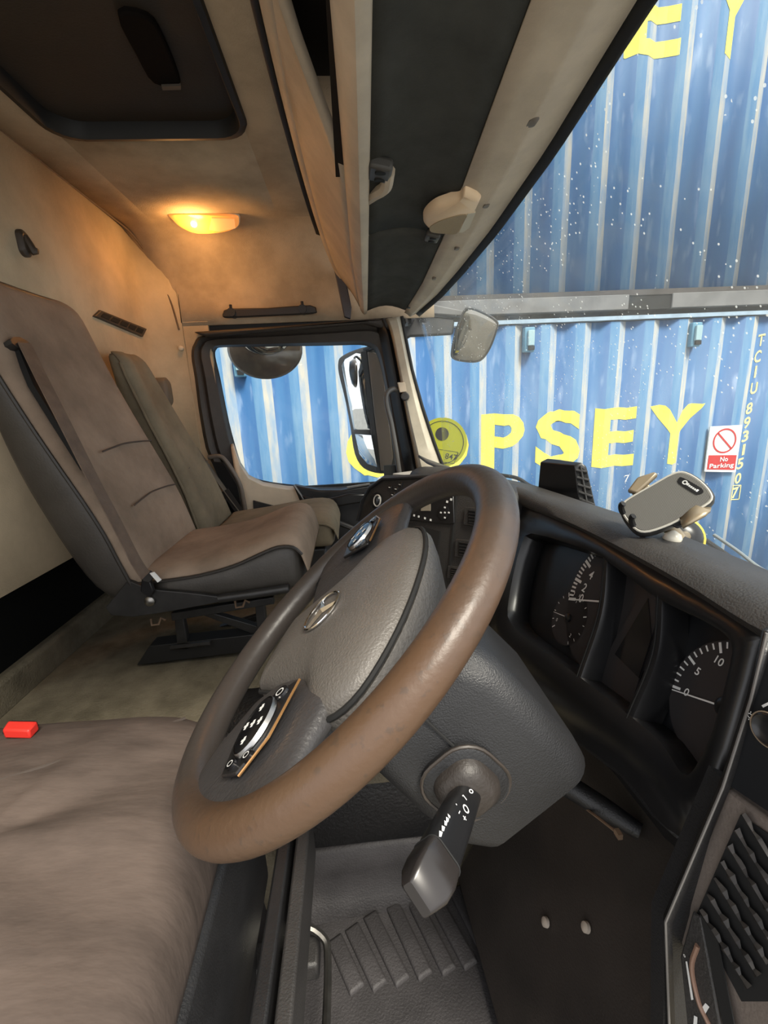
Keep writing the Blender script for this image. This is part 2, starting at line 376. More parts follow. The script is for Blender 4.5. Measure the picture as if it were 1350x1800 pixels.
# locking lugs / vents under the top rail
for px_, py_ in ((930, 597), (1223, 588), (418, 640)):
    P = at(px_, py_, Y=CY - 0.03); mb = MB(); mb.prism([V((P.x + a, CY - 0.035, P.z + b)) for a, b in ((-0.035, 0.09), (0.045, 0.09), (0.045, -0.09), (-0.035, -0.09))], (0, 0.06, 0))
    o = obj('vent_cover', mb, mat('vent_blue', (0.10, 0.25, 0.36), 0.6), lowc, bevel=0.008)
    mb = MB(); mb.box((P.x + 0.01, CY - 0.045, P.z + 0.01), (0.05, 0.02, 0.11)); obj('vent_box', mb, mat('vent_face', (0.28, 0.42, 0.46), 0.6), o, bevel=0.004)
    mb = MB(); mb.box((P.x + 0.015, CY - 0.043, P.z - 0.062), (0.045, 0.018, 0.03)); obj('vent_slot', mb, deep, o)
# painted letters
def pl(s, l, r, t, b): paint(s, (X_(l, (t + b) / 2), X_(r, (t + b) / 2), Z_((l + r) / 2, b), Z_((l + r) / 2, t)), xlo, lowc)
pl('C', 608, 700, 742, 839); pl('O', 727, 824, 737, 832); pl('P', 846, 924, 727, 826); pl('S', 941, 1021, 721, 821); pl('E', 1046, 1116, 717, 820); pl('Y', 1142, 1232, 711, 815)
for s, l, r in (('E', 1101, 1194), ('Y', 1242, 1322)):
    zb = Z_((l + r) / 2, 97); paint(s, (X_(l, 90), X_(r, 90), zb, zb + 0.47), xup, upc)
for s, x, y in (('T', 1337, 598), ('C', 1331, 627), ('I', 1327, 654), ('U', 1324, 683), ('8', 1316, 718), ('9', 1312, 743), ('3', 1309, 767), ('1', 1306, 791), ('5', 1300, 815), ('0', 1296, 841), ('7', 1291, 866)):
    P = at(x + 3, y, Y=CY + 0.02); h = 0.047; w = 0.007 if s == 'I' else (0.010 if s == '1' else 0.025)
    paint(s, (P.x - w * 1.1, P.x + w * 1.1, P.z - h, P.z + h), xlo, lowc, ochre, 0.018, 'painted_character')
P = at(1294, 866, Y=CY + 0.02); mb = MB()
for dx, dz, sx, sz in ((-0.042, 0, 0.006, 0.13), (0.042, 0, 0.006, 0.13), (0, 0.063, 0.09, 0.006), (0, -0.063, 0.09, 0.006)): mb.box((P.x + dx, CY + corr(P.x + dx, xlo) - 0.008, P.z + dz), (sx, 0.004, sz))
obj('check_digit_box', mb, ochre, lowc)
P = at(1103, 842, Y=CY); paint('7', (P.x - 0.015, P.x + 0.015, P.z - 0.03, P.z + 0.03), xlo, lowc, white, 0.0, 'painted_character')
# no-parking board
sg = thing('parking_sign', at(1272, 790, Y=CY - 0.03), 'white and red no parking board fixed on the lower blue container', 'sign')
tl, tr, br, bl = at(1249, 750, Y=CY - 0.03), at(1305, 747, Y=CY - 0.03), at(1293, 830, Y=CY - 0.03), at(1239, 829, Y=CY - 0.03)
mb = MB(); mb.prism([tl, tr, br, bl], (0, 0.012, 0)); obj('board', mb, signw, sg)
u = (tr - tl).normalized(); vv = (tl - bl).normalized(); W = (tr - tl).length; Hh = (tl - bl).length; D3 = V((0, -0.003, 0))
def sp(a, b): return tl.lerp(tr, a).lerp(bl.lerp(br, a), b) + D3
mb = MB(); mb.add([sp(0.05, 0.63), sp(0.95, 0.63), sp(0.95, 0.95), sp(0.05, 0.95)], [(0, 1, 2, 3)]); obj('red_field', mb, redp, sg)
mb = MB(); c = sp(0.5, 0.32); R = W * 0.37; n = 40
mb.grid([[c + u * (q * math.cos(2 * math.pi * k / n)) + vv * (q * math.sin(2 * math.pi * k / n)) for k in range(n)] for q in (R, R * 0.87)], True)
dd = (u - vv).normalized(); e2 = (u + vv).normalized() * R * 0.07
mb.add([c + dd * R * 0.9 + e2, c + dd * R * 0.9 - e2, c - dd * R * 0.9 - e2, c - dd * R * 0.9 + e2], [(0, 1, 2, 3)]); obj('prohibition_ring', mb, redp, sg)
mb = MB(); text(mb, 'No', sp(0.55, 0.715) + D3, u, vv, Hh * 0.105); text(mb, 'Parking', sp(0.5, 0.87) + D3, u, vv, Hh * 0.13, w=W * 0.78); obj('lettering', mb, white, sg)

# ================================================================== cab shell
DY = 2.05; ZC = 1.885; XR = -0.80
def proto_wall(name, rows, m, solid=0.012, kind=True, par=None, smooth=40):
    mb = MB(); mb.grid(rows); o = obj(name, mb, m, par, solid=solid, smooth=smooth)
    if kind: struct(o)
    return o
# floor: the raised tunnel floor in carpet, the driver's lower floor
mb = MB(); mb.box((-0.30, 1.38, 0.505), (1.16, 1.36, 0.05)); mb.box((0.1, 0.36, 0.10), (1.9, 0.96, 0.06)); mb.box((-0.53, 0.70, 0.32), (0.66, 0.02, 0.41)); mb.box((-0.53, 0.73, 0.505), (0.66, 0.08, 0.05)); mb.box((0.05, 0.775, 0.32), (0.60, 0.02, 0.41))
struct(obj('floor', mb, carpet))
# ceiling with a hole for the hatch
hx0, hx1, hy0, hy1 = -0.672, -0.214, 0.50, 1.34
mb = MB()
for a, b, c_, d in ((XR, hx0, -0.1, 1.86), (hx1, 0.45, -0.1, 1.86), (hx0, hx1, -0.1, hy0), (hx0, hx1, hy1, 1.86)):
    mb.add([(a, c_, ZC), (b, c_, ZC), (b, d, ZC), (a, d, ZC)], [(0, 1, 2, 3)])
prof = [(1.86 + 0.19 * math.sin(q), ZC - 0.19 + 0.19 * math.cos(q)) for q in [math.radians(a) for a in range(0, 91, 10)]]
prof += [(2.055, 1.62), (2.05, 1.548)]
mb.grid([[V((x, y, z)) for y, z in prof] for x in (XR, hx0, hx1, 0.10, 0.40)])
struct(obj('ceiling', mb, liner, solid=0.012), 'beige cloth roof lining')
# rear wall and the side strip behind the door
mb = MB(); wp = [(XR, 0.05), (XR, 1.90)] + [(XR + 0.12 - 0.12 * math.cos(q), 1.93 + 0.12 * math.sin(q)) for q in [math.radians(a) for a in range(0, 91, 15)]] + [(-0.675, 2.05)]
mb.grid([[V((x, y, z)) for x, y in wp] for z in (0.82, 1.2, 1.56)] + [[V((x, y, z)) for x, y in wp[:-1]] + [V((-0.69, 2.05, ZC))] for z in (ZC,)])
mb.box((-0.63, 2.055, 1.19), (0.11, 0.012, 0.74))
struct(obj('wall_rear', mb, wallm, solid=0.014), 'beige cloth lined rear wall of the cab')
mb = MB(); mb.box((-0.89, 1.0, 0.70), (0.03, 2.2, 0.36)); mb.box((-0.85, 1.0, 0.845), (0.10, 2.2, 0.03)); struct(obj('trim_1', mb, mat('matte_black_board', (0.009, 0.009, 0.008), 0.95, spec=0.05)), 'black lower bulkhead behind the seats')
mb = MB(); mb.box((-0.875, 1.0, 0.565), (0.05, 2.2, 0.09)); struct(obj('trim_2', mb, carpet, bevel=0.012), 'carpeted kerb along the foot of the rear wall')
# roof seam
mb = MB(); mb.tube(smoothopen([V((-0.795, 0.3, ZC - 0.006)), V((-0.795, 1.2, ZC - 0.006)), V((-0.79, 1.78, ZC - 0.008)), V((-0.775, 1.93, ZC - 0.025)), V((-0.755, 2.025, ZC - 0.09)), V((-0.735, 2.038, 1.72)), at(300, 530, Y=2.04), at(315, 580, Y=2.04)]), 0.0035, 6)
struct(obj('trim_3', mb, mat('seam_shadow_cord', (0.16, 0.11, 0.07), 0.9)), 'thin seam between roof lining and rear wall')

# ---- passenger door
door = thing('door_1', (0.0, DY, 0.5), 'passenger door with dark window frame, beige panel and black armrest', 'door'); del door['category']; struct(door)
gl = [(400, 740), (385, 665), (376, 626), (379, 612), (392, 608), (455, 607), (520, 606), (585, 605), (632, 604), (652, 609), (664, 622), (674, 655), (688, 735), (698, 820), (693, 842), (645, 853), (600, 857), (555, 857), (505, 853), (460, 846), (432, 833), (418, 805)]
ou = [(354, 740), (344, 665), (338, 626), (343, 604), (362, 590), (455, 583), (520, 578), (585, 572), (640, 566), (668, 566), (688, 580), (697, 640), (716, 735), (738, 820), (735, 850), (650, 885), (605, 890), (560, 890), (505, 886), (462, 880), (425, 875), (372, 810)]
G1 = [at(x, y, Y=2.085) for x, y in gl]; G0 = [at(*( (V(a).lerp(V(b), 0.16)) ), Y=2.05) for a, b in zip(gl, ou)]
M1 = [at(*( (V(a).lerp(V(b), 0.55)) ), Y=2.035) for a, b in zip(gl, ou)]; M2 = [at(*( (V(a).lerp(V(b), 0.66)) ), Y=2.048) for a, b in zip(gl, ou)]
O1 = [at(*( (V(a).lerp(V(b), 0.9)) ), Y=2.03) for a, b in zip(gl, ou)]; O2 = [at(x, y, Y=2.05) for x, y in ou]
rings = [smoothclosed(r, 3) for r in (G1, G0, M1, M2, O1, O2)]
mb = MB(); mb.grid(rings, True); obj('window_frame', mb, mat('door_frame_plastic', (0.045, 0.038, 0.032), 0.55, var=0.2, bump=0.15, bscale=300), door, solid=0.01)
mb = MB(); mb.tube(rings[0] + [rings[0][0]], 0.006, 6); obj('window_seal', mb, rubber, door)
mb = MB(); mb.prism([p + V((0, 0.004, 0)) for p in rings[0]], (0, 0.004, 0)); o = obj('window_pane', mb, sideglass, door, smooth=180)
# beige inner panel under the glass, in front of the frame
def dpx(x, y, Y): return at(x, y, Y=Y)
top = [(408, 780), (420, 812), (436, 836), (462, 849), (505, 856), (528, 857)]
low = [(428, 925), (440, 930), (455, 940), (480, 960), (520, 960), (560, 960)]
rows = [[dpx(x, y, 2.06) for x, y in top], [dpx(x, y + 6, 2.02) for x, y in top], [dpx(x, y, 2.005) for x, y in low], [dpx(x + 20, y + 300, 2.005) for x, y in low]]
mb = MB(); mb.grid(rows); obj('door_panel', mb, cream, door, solid=0.012)
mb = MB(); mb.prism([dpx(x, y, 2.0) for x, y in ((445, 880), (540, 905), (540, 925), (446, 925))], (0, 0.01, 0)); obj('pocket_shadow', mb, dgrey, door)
# black armrest and handle zone
arm = [(515, 853), (560, 862), (600, 862), (648, 853), (668, 880), (668, 1010), (590, 1010), (548, 930)]
mb = MB(); mb.prism([dpx(x, y, 2.0) for x, y in arm], (0, 0.05, 0)); a_ = obj('armrest_panel', mb, black, door, bevel=0.008)
mb = MB(); mb.prism([dpx(x, y, 1.97) for x, y in ((530, 871), (566, 880), (612, 868), (650, 868), (650, 882), (610, 888), (565, 897), (545, 893))], (0, 0.04, 0)); obj('armrest_ledge', mb, black_s, door, bevel=0.008)
mb = MB(); mb.tube([dpx(x, y, 1.985) for x, y in ((517, 853), (530, 872), (542, 893))], 0.006, 8); obj('bright_strip', mb, steel, door)
mb = MB(); mb.tube([dpx(x, y, 1.965) for x, y in ((556, 897), (572, 912), (576, 906))], 0.007, 8); obj('door_handle', mb, steel, door)
mb = MB(); mb.tube(smoothopen([dpx(x, y, 1.94) for x, y in ((550, 908), (585, 916), (622, 930), (650, 945))]), 0.012, 8); obj('pocket_rim', mb, dgrey, door)
mb = MB(); mb.tube([dpx(x, y, 2.0) for x, y in ((610, 857), (650, 851))], 0.006, 6); obj('lock_rod', mb, steel, door)
# outer skin of the door and sill, closing the gaps round the window
mb = MB(); mb.box((-0.15, 2.12, 0.60), (1.2, 0.02, 0.44)); mb.box((-0.72, 2.09, 1.2), (0.22, 0.02, 0.9)); mb.box((-0.2, 2.09, 1.575), (1.0, 0.06, 0.10)); mb.box((0.30, 2.10, 0.75), (0.30, 0.02, 0.30)); obj('door_skin', mb, rubber, door)
# header above the door
mb = MB()
mb.prism([at(x, y, Y=2.0) for x, y in ((338, 583), (480, 573), (610, 563), (690, 557), (705, 566), (690, 580), (640, 568), (500, 580), (362, 592))], (0, 0.05, 0))
struct(obj('trim_4', mb, mat('door_frame_plastic', (0.045, 0.038, 0.032), 0.55), bevel=0.01), 'dark header above the passenger door')

# ---- front pillar on the passenger side
lft = [(680, 560), (690, 590), (702, 650), (716, 730), (728, 790), (736, 835)]
rgt = [(706, 556), (712, 590), (724, 650), (742, 715), (762, 775), (783, 832)]
rows = [[at(x, y, Y=2.0) for x, y in lft], [at(*(V(a).lerp(V(b), 0.2)), Y=1.965) for a, b in zip(lft, rgt)], [at(*(V(a).lerp(V(b), 0.62)), Y=1.955) for a, b in zip(lft, rgt)], [at(x, y, Y=1.975) for x, y in rgt]]
rows = [smoothopen(r, 4) for r in rows]
mb = MB(); mb.grid(rows); pil = struct(obj('trim_5', mb, mat('pillar_plastic', (0.58, 0.52, 0.41), 0.55, var=0.15, vscale=8, bump=0.1, bscale=250), solid=0.012), 'pale grey windscreen pillar on the passenger side')
mb = MB(); mb.grid([[at(x - 22, y, Y=2.03) for x, y in lft], [at(x - 8, y, Y=2.0) for x, y in lft], [at(x - 4, y, Y=2.02) for x, y in lft], [at(x + 3, y, Y=2.0) for x, y in lft]]); struct(obj('trim_6', mb, black, solid=0.01), 'black rubber sill between door window and pillar')
mb = MB(); mb.tube([at(x, y, Y=1.965) for x, y in rgt], 0.008, 8); struct(obj('trim_7', mb, rubber), 'black windscreen gasket on the passenger pillar')
th = thing('pillar_grab_rail', at(690, 740, Y=1.97), 'black grab rail with silver edge on the passenger windscreen pillar', 'grab handle')
mb = MB(); mb.tube(smoothopen([at(x, y, Y=Yv) for x, y, Yv in ((697, 686, 1.985), (690, 684, 1.965), (680, 692, 1.945), (680, 712, 1.94), (688, 745, 1.94), (696, 790, 1.94), (702, 832, 1.95))]), 0.011, 10); obj('rail', mb, mat('grab_rail_plastic', (0.10, 0.095, 0.088), 0.35), th)
mb = MB(); P = at(712, 697, Y=1.945); u, v, N = frame((-0.2, -1, 0.1))
mb.loft([[P + u * (r * math.cos(a)) + v * (r * math.sin(a)) + N * h for a in [2 * math.pi * k / 20 for k in range(20)]] for r, h in ((0.018, -0.012), (0.018, 0.008), (0.014, 0.012), (0.006, 0.012))]); obj('knob_cap', mb, dgrey, pil)
mb = MB(); mb.prism([at(x, y, Y=1.958) for x, y in ((699, 672), (712, 672), (716, 688), (703, 690))], (0, 0.02, 0)); obj('knob_plate', mb, beige, pil, bevel=0.002)

# ---- windscreen, header, console above it
def topX(y): return [(0.0, 0.30), (0.3, 0.352), (0.63, 0.383), (0.9, 0.40), (1.217, 0.397), (1.5, 0.385), (1.75, 0.362), (1.95, 0.315)]
def interp(tab, y):
    if y <= tab[0][0]: return tab[0][1]
    for (a, p), (b, q) in zip(tab, tab[1:]):
        if y <= b: return p + (q - p) * (y - a) / (b - a)
    return tab[-1][1]
TX = [(0.3, 0.352), (0.63, 0.383), (0.9, 0.398), (1.217, 0.397), (1.5, 0.383), (1.75, 0.362), (1.96, 0.318)]
TZ = [(0.3, 1.640), (0.63, 1.650), (0.9, 1.632), (1.217, 1.610), (1.5, 1.592), (1.75, 1.575), (1.96, 1.555)]
BX = [(0.3, 0.73), (0.63, 0.79), (0.9, 0.815), (1.217, 0.80), (1.5, 0.75), (1.75, 0.64), (1.96, 0.42)]
BZ = [(0.3, 0.80), (1.2, 0.80), (1.75, 0.85), (1.96, 0.88)]
ys = [0.12 + k * (1.985 - 0.12) / 30 for k in range(31)]
def wsp(y, t, off=0.0):
    a = V((interp(TX, y), y, interp(TZ, y))); b = V((interp(BX, y), y, interp(BZ, y))); p = a.lerp(b, t)
    bow = 0.03 * math.sin(math.pi * t); return p + V((bow + off, 0, bow * 0.4))
mb = MB(); mb.grid([[wsp(y, t) for y in ys] for t in [k / 10 for k in range(11)]])
o = struct(obj('window_1', mb, wsglass, smooth=180), 'large curved windscreen, dusty and spotted with water drops'); o.modifiers.new('thickness', 'SOLIDIFY').thickness = 0.004
mb = MB(); mb.grid([[wsp(y, 0.0) + V((-0.014, 0, 0.004)) for y in ys], [wsp(y, 0.0) + V((0.006, 0, -0.012)) for y in ys], [wsp(y, 0.0) + V((0.02, 0, 0.01)) for y in ys]]); struct(obj('trim_8', mb, rubber, solid=0.006), 'black rubber edge along the windscreen top')
# header band (beige) from windscreen edge back to the visor cloth
HX = [(0.3, 0.222), (0.6, 0.235), (1.2, 0.268), (1.6, 0.275), (1.95, 0.262)]; HZ = [(0.3, 1.640), (0.6, 1.632), (1.2, 1.600), (1.6, 1.580), (1.95, 1.562)]
def hdrP(y, t): return V((interp(HX, y), y, interp(HZ, y))).lerp(V((interp(TX, y) - 0.012, y, interp(TZ, y))), t) + V((0, 0, -0.012 * math.sin(math.pi * min(1, t)) ** 0.8 if 0 < t < 1 else 0))
def onsurf(x, y, fn, ur, vr, n=60):
    d = ray(x, y).normalized(); best = None
    for i in range(n + 1):
        for j in range(n + 1):
            p = fn(ur[0] + (ur[1] - ur[0]) * i / n, vr[0] + (vr[1] - vr[0]) * j / n); e = (p - EYE).normalized().dot(d)
            if best is None or e > best[0]: best = (e, p)
    return best[1]
rows = []
for t, dz in ((0, 0.0), (0.25, -0.004), (0.5, -0.012), (0.56, -0.012), (0.8, -0.004), (1.0, 0.0)):
    rows.append([V((interp(TX, y) - 0.012, y, interp(TZ, y))).lerp(V((interp(HX, y), y, interp(HZ, y))), 1 - t) + V((0, 0, dz)) for y in ys])
mb = MB(); mb.grid(rows); struct(obj('trim_9', mb, beige, solid=0.008, smooth=60), 'beige header rail above the windscreen')
# overhead console
con = thing('overhead_console', (0.1, 1.2, 1.62), 'beige overhead shelf with dark open compartments above the windscreen', 'shelf')
LX = [(0.3, 0.040), (0.6, 0.050), (1.95, 0.098)]; LZ = [(0.3, 1.640), (0.6, 1.632), (1.2, 1.605), (1.95, 1.562)]
ysc = [0.12 + k * (1.97 - 0.12) / 24 for k in range(25)]
def lipP(y, q):                                   # rounded lip profile, q in 0..1 from the visor cloth up to the opening
    b = V((interp(LX, y), y, interp(LZ, y))); pts = [V((0.006, 0, 0.012)), V((0, 0, -0.006)), V((-0.014, 0, -0.010)), V((-0.026, 0, 0.002)), V((-0.036, 0, 0.022)), V((-0.040, 0, 0.044)), V((-0.032, 0, 0.056)), V((-0.012, 0, 0.058))]
    s = 1.0 if y < 1.5 else 1.0 - 0.45 * (y - 1.5) / 0.47
    return b + pts[q] * s
mb = MB(); mb.grid([[lipP(y, q) for y in ysc] for q in range(8)]); obj('lip', mb, beige, con, solid=0.006, smooth=60)
# visor cloth panel under the console
seamY = 1.235
for nm, y0, y1 in (('visor_panel', 0.12, seamY - 0.004), ('visor_panel', seamY + 0.004, 1.95)):
    yy = [y0 + (y1 - y0) * k / 12 for k in range(13)]
    mb = MB(); mb.grid([[V((interp(LX, y), y, interp(LZ, y) + 0.006)).lerp(V((interp(HX, y), y, interp(HZ, y) + 0.004)), t) + V((0, 0, 0.02 * math.sin(math.pi * t))) for y in yy] for t in [k / 6 for k in range(7)]])
    obj(nm, mb, greyfab, con, solid=0.01, smooth=60)
# rear bar of the console, slot to the ceiling, opening end
def barP(y): return V((-0.088, y, 1.852)) if y < 1.0 else V((-0.088, y, 1.852)).lerp(V((0.012, 2.0, 1.70)), ((y - 1.0) / 1.0) ** 1.8)
yb = [0.12 + k * (1.99 - 0.12) / 26 for k in range(27)]
rings = []
for y in yb:
    b = barP(y); w = 0.024
    rings.append([b + V((0.8 * w * dx - 0.1 * dz * w, 0, w * dz * 0.9 - 0.4 * dx * w)) for dx, dz in ((-1, 0.5), (-0.8, -0.6), (-0.2, -1), (0.6, -0.9), (1, -0.4), (1, 0.6), (0.2, 1), (-0.6, 1))])
mb = MB(); mb.loft(rings); obj('shelf_bar', mb, beige, con, smooth=70)
ye = 1.12
mb = MB(); yq = [0.12 + (1.985 - 0.12) * k / 36 for k in range(37)]
def opn(y): q = min(1, max(0, (y - 0.80) / 0.34)); return 0.20 + 0.80 * q * q * (3 - 2 * q)
mb.grid([[barP(y).lerp(lipP(y, 6), t * opn(y)) + V((0.008 * math.sin(math.pi * t), 0, 0)) for y in yq] for t in (0, 0.2, 0.5, 0.8, 1)]); obj('end_panel', mb, beige, con, solid=0.02, smooth=60)
mb = MB(); mb.box((0.10, 0.62, 1.690), (0.19, 1.00, 0.012)); mb.box((0.19, 0.62, 1.78), (0.012, 1.00, 0.19)); mb.box((0.125, 1.125, 1.78), (0.14, 0.012, 0.19)); mb.box((0.06, 0.62, 1.872), (0.24, 1.0, 0.008)); obj('compartment', mb, mat('compartment_dark_brown', (0.035, 0.027, 0.022), 0.85, spec=0.1), con)
mb = MB()
for y in (0.62, 0.84, 0.98): mb.box((0.09, y, 1.755), (0.14, 0.010, 0.12))
mb.box((0.03, 0.86, 1.72), (0.010, 0.40, 0.045)); obj('divider', mb, mat('brown_divider', (0.10, 0.065, 0.035), 0.6), con, bevel=0.003)
mb = MB(); mb.box((0.05, 0.93, 1.712), (0.05, 0.22, 0.03)); obj('stowed_block', mb, black, con, bevel=0.008)
# slot between bar and ceiling: black strip painted for the shadow gap
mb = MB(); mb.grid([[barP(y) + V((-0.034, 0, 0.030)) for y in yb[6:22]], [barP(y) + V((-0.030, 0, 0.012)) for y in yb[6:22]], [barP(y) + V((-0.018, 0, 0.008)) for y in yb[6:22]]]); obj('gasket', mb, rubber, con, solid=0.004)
mb = MB(); mb.prism([at(x, y, Y=1.99) for x, y in ((587, 472), (605, 476), (618, 540), (616, 560), (605, 556))], (0, 0.03, 0)); obj('console_end_cap', mb, mat('slate_end_cap', (0.07, 0.07, 0.085), 0.5), con, bevel=0.004)
# hinges of the visor panels, bare plastic
def hinge(x, y, s, par, nm='visor_hinge'):
    P = at(x, y, Z=1.618 if y < 350 else 1.60); mb = MB(); R = Matrix.Rotation(0.2, 3, 'Y')
    mb.box(P, (0.045 * s, 0.055 * s, 0.022 * s), R); h = obj(nm, mb, mat('hinge_grey', (0.075, 0.07, 0.062), 0.5), par, bevel=0.006 * s)
    for k in (-1, 1):
        mb = MB(); c = P + V((0, 0.013 * s * k, -0.0115 * s)); mb.loft([[c + V((0.011 * s * math.cos(a), 0.006 * s * math.sin(a), h_)) for a in [2 * math.pi * q / 14 for q in range(14)]] for h_ in (0.002, -0.0015)]); obj('hinge_hole', mb, deep, h)
    return P
P = hinge(668, 298, 1.0, con); hinge(760, 415, 0.8, con)
mb = MB(); mb.tube(smoothopen([at(642, 352, Z=1.622), at(660, 340, Z=1.616), at(678, 328, Z=1.612), at(684, 300, Z=1.616)]), 0.012, 8); obj('hinge_arm', mb, beige, con)

# cream pod on the header and grey screw plugs
def hdr(x, y): return at(x, y, Z=1.612 if y < 420 else 1.59)
pod = thing('sensor_pod', hdr(790, 375), 'cream plastic pod with a tan mesh face on the windscreen header', 'sensor pod')
def podpt(x, y, dz): p = at(x, y, Z=1.60); return p + V((0, 0, dz))
outl = smoothclosed([podpt(*q, 0) for q in ((808, 345), (816, 336), (822, 335), (842, 343), (847, 347), (845, 353), (836, 372), (824, 398), (818, 406), (808, 408), (766, 408), (748, 399), (744, 386), (750, 374), (766, 361), (790, 352))], 4)
cc = sum(outl, V()) / len(outl)
mb = MB(); mb.loft([[p + V((0, 0, 0.014)) for p in outl], [p + V((0, 0, 0.006)) for p in outl], [cc + (p - cc) * 0.94 for p in outl], [cc + (p - cc) * 0.86 + V((0, 0, -0.006)) for p in outl]]); obj('pod_shell', mb, mat('warm_cream_plastic', (0.90, 0.66, 0.42), 0.55, var=0.08), pod, smooth=60)
mesh_o = smoothclosed([podpt(*q, -0.0075) for q in ((819, 371), (812, 388), (802, 405), (780, 405), (758, 402), (757, 392), (780, 380))], 3)
mb = MB(); mb.prism(mesh_o, (0, 0, 0.003)); obj('mesh_grille', mb, mat('tan_mesh', (0.42, 0.32, 0.19), 0.8, bump=0.6, bscale=900), pod)
mb = MB(); mb.prism([podpt(*q, -0.0068) for q in ((822, 370), (836, 368), (822, 402), (806, 404))], (0, 0, 0.004)); obj('pod_flange', mb, mat('pod_flange_cream', (0.62, 0.55, 0.42), 0.5), pod)
for i, (x, y, s, l_) in enumerate(((935, 215, 1.0, 'largest oval grey plug on the header, nearest the top of the photo'), (855, 357, 0.8, 'small grey plug beside the cream pod on the header'), (803, 437, 0.75, 'small grey plug just below the cream pod on the header'), (763, 490, 0.7, 'tiny grey plug midway down the far header'), (712, 535, 0.8, 'dark grey plug in the far corner of the header'))):
    yv = at(x, y, Z=1.625).y
    # height of the header there
    P = onsurf(x, y, hdrP, (0.4, 1.96), (0.05, 0.98), 90) + V((0, 0, -0.003))
    mb = MB(); out = rr(0.017 * s, 0.026 * s, 0.007 * s); mb.loft([[P + V((a, b, h)) for a, b in out] for h in (0.012, 0.0)] + [[P + V((a * 0.8, b * 0.8, -0.002)) for a, b in out]])
    o = obj('header_plug', mb, lens_grey if i < 4 else dgrey); tag(o, l_, 'plug', 'plugs along the windscreen header')

# ceiling lamp on the curve of the roof lining
LP = at(357, 392, Z=1.862); lamp = thing('courtesy_lamp', LP, 'lit amber courtesy lamp set in the beige roof lining', 'lamp')
ln = V((0.0, -0.52, -0.85)).normalized(); lu = V((1, 0, 0)); lv = ln.cross(lu)
def lpx(x, y, h=0.0): return onpl(x, y, LP, ln) + ln * h
lo_ = smoothclosed([lpx(*q) for q in ((297, 374), (330, 373), (375, 374), (414, 377), (420, 385), (415, 399), (385, 407), (345, 408), (318, 398), (303, 385))], 3)
lc = sum(lo_, V()) / len(lo_)
mb = MB(); mb.loft([[p - ln * 0.03 for p in lo_], [p + ln * 0.004 for p in lo_], [lc + (p - lc) * 0.93 + ln * 0.010 for p in lo_]], cap=True); obj('lamp_lens', mb, lamp_lens, lamp, smooth=50)
mb = MB(); P = lpx(341, 390, 0.013)
mb.loft([[P + lu * (r * math.cos(a)) + lv * (r * math.sin(a)) + ln * h for a in [2 * math.pi * k / 16 for k in range(16)]] for r, h in ((0.011, -0.004), (0.010, 0.002), (0.006, 0.006), (0.001, 0.007))]); obj('bulb', mb, lamp_bulb, lamp)
mb = MB(); mb.prism([lpx(*q, 0.009) for q in ((372, 379), (412, 381), (414, 397), (385, 403), (368, 400))], ln * 0.003); obj('switch_lens', mb, lamp_dim, lamp)
mb = MB(); mb.tube([p - ln * 0.002 for p in lo_] + [lo_[0] - ln * 0.002], 0.004, 6); obj('lamp_bezel', mb, cream, lamp)
ld = bpy.data.lights.new('lamp_glow', 'POINT'); ld.energy = 1.3; ld.color = (1.0, 0.50, 0.16); ld.shadow_soft_size = 0.025
lo2 = bpy.data.objects.new('lamp_glow', ld); lo2.location = lpx(341, 390, 0.055); link(lo2, lamp)

# roof hatch
ht = thing('roof_hatch', ((hx0 + hx1) / 2, (hy0 + hy1) / 2, ZC), 'dark brown roof hatch panel with black rubber frame in the ceiling', 'hatch')
hc = V(((hx0 + hx1) / 2, (hy0 + hy1) / 2, ZC)); hw, hh = hx1 - hx0, hy1 - hy0
def hring(s, dz, r=0.07): return [hc + V((a, b, dz)) for a, b in rr(hw + s, hh + s, r, 6)]
mb = MB(); mb.grid([hring(0.026, -0.007), hring(0.020, -0.016), hring(-0.004, -0.018), hring(-0.016, -0.006), hring(-0.02, 0.02)], True); obj('hatch_frame', mb, rubber, ht, smooth=60)
mb = MB(); mb.prism(hring(-0.01, 0.016), (0, 0, 0.02)); obj('hatch_panel', mb, mat('hatch_brown', (0.030, 0.022, 0.015), 0.7, var=0.15, bump=0.2, bscale=250), ht)
mb = MB(); q = [at(*p, Z=1.89) for p in ((208, 30), (262, 34), (290, 75), (316, 140), (312, 152), (270, 148), (240, 100))]; mb.prism(smoothclosed(q, 3), (0, 0, 0.03)); obj('hatch_handle', mb, mat('handle_matte_black', (0.010, 0.008, 0.007), 0.9, spec=0.05), ht, bevel=0.004)
mb = MB(); mb.prism([at(*p, Z=1.886) for p in ((284, 152), (318, 151), (318, 158), (286, 159))], (0, 0, 0.012)); obj('handle_pull', mb, mat('pull_grey', (0.09, 0.075, 0.06), 0.6), ht)

# coat hook, rear air slot, grab handle over the door
P = at(40, 428, X=XR + 0.01); ck = thing('coat_hook', P, 'small brown coat hook on the rear wall near the ceiling', 'hook')
mb = MB(); mb.loft([[P + V((h, a, b)) for a, b in rr(0.035 * s, 0.062 * s, 0.016 * s)] for h, s in ((-0.012, 1), (0.006, 1), (0.012, 0.75))]); mat_hook = mat('hook_brown', (0.055, 0.040, 0.028), 0.5); obj('hook_plate', mb, mat_hook, ck)
mb = MB(); mb.tube(smoothopen([P + V((0.008, 0, 0.015)), P + V((0.018, 0, -0.006)), P + V((0.022, 0.002, -0.020)), P + V((0.024, 0.003, -0.010))]), [0.009] * 5 * 3 + [0.008], 8); obj('hook_arm', mb, mat_hook, ck)
sv = thing('rear_air_slot', at(212, 566, X=XR + 0.01), 'dark slotted air outlet strip high on the rear wall', 'vent')
VX = XR + 0.016
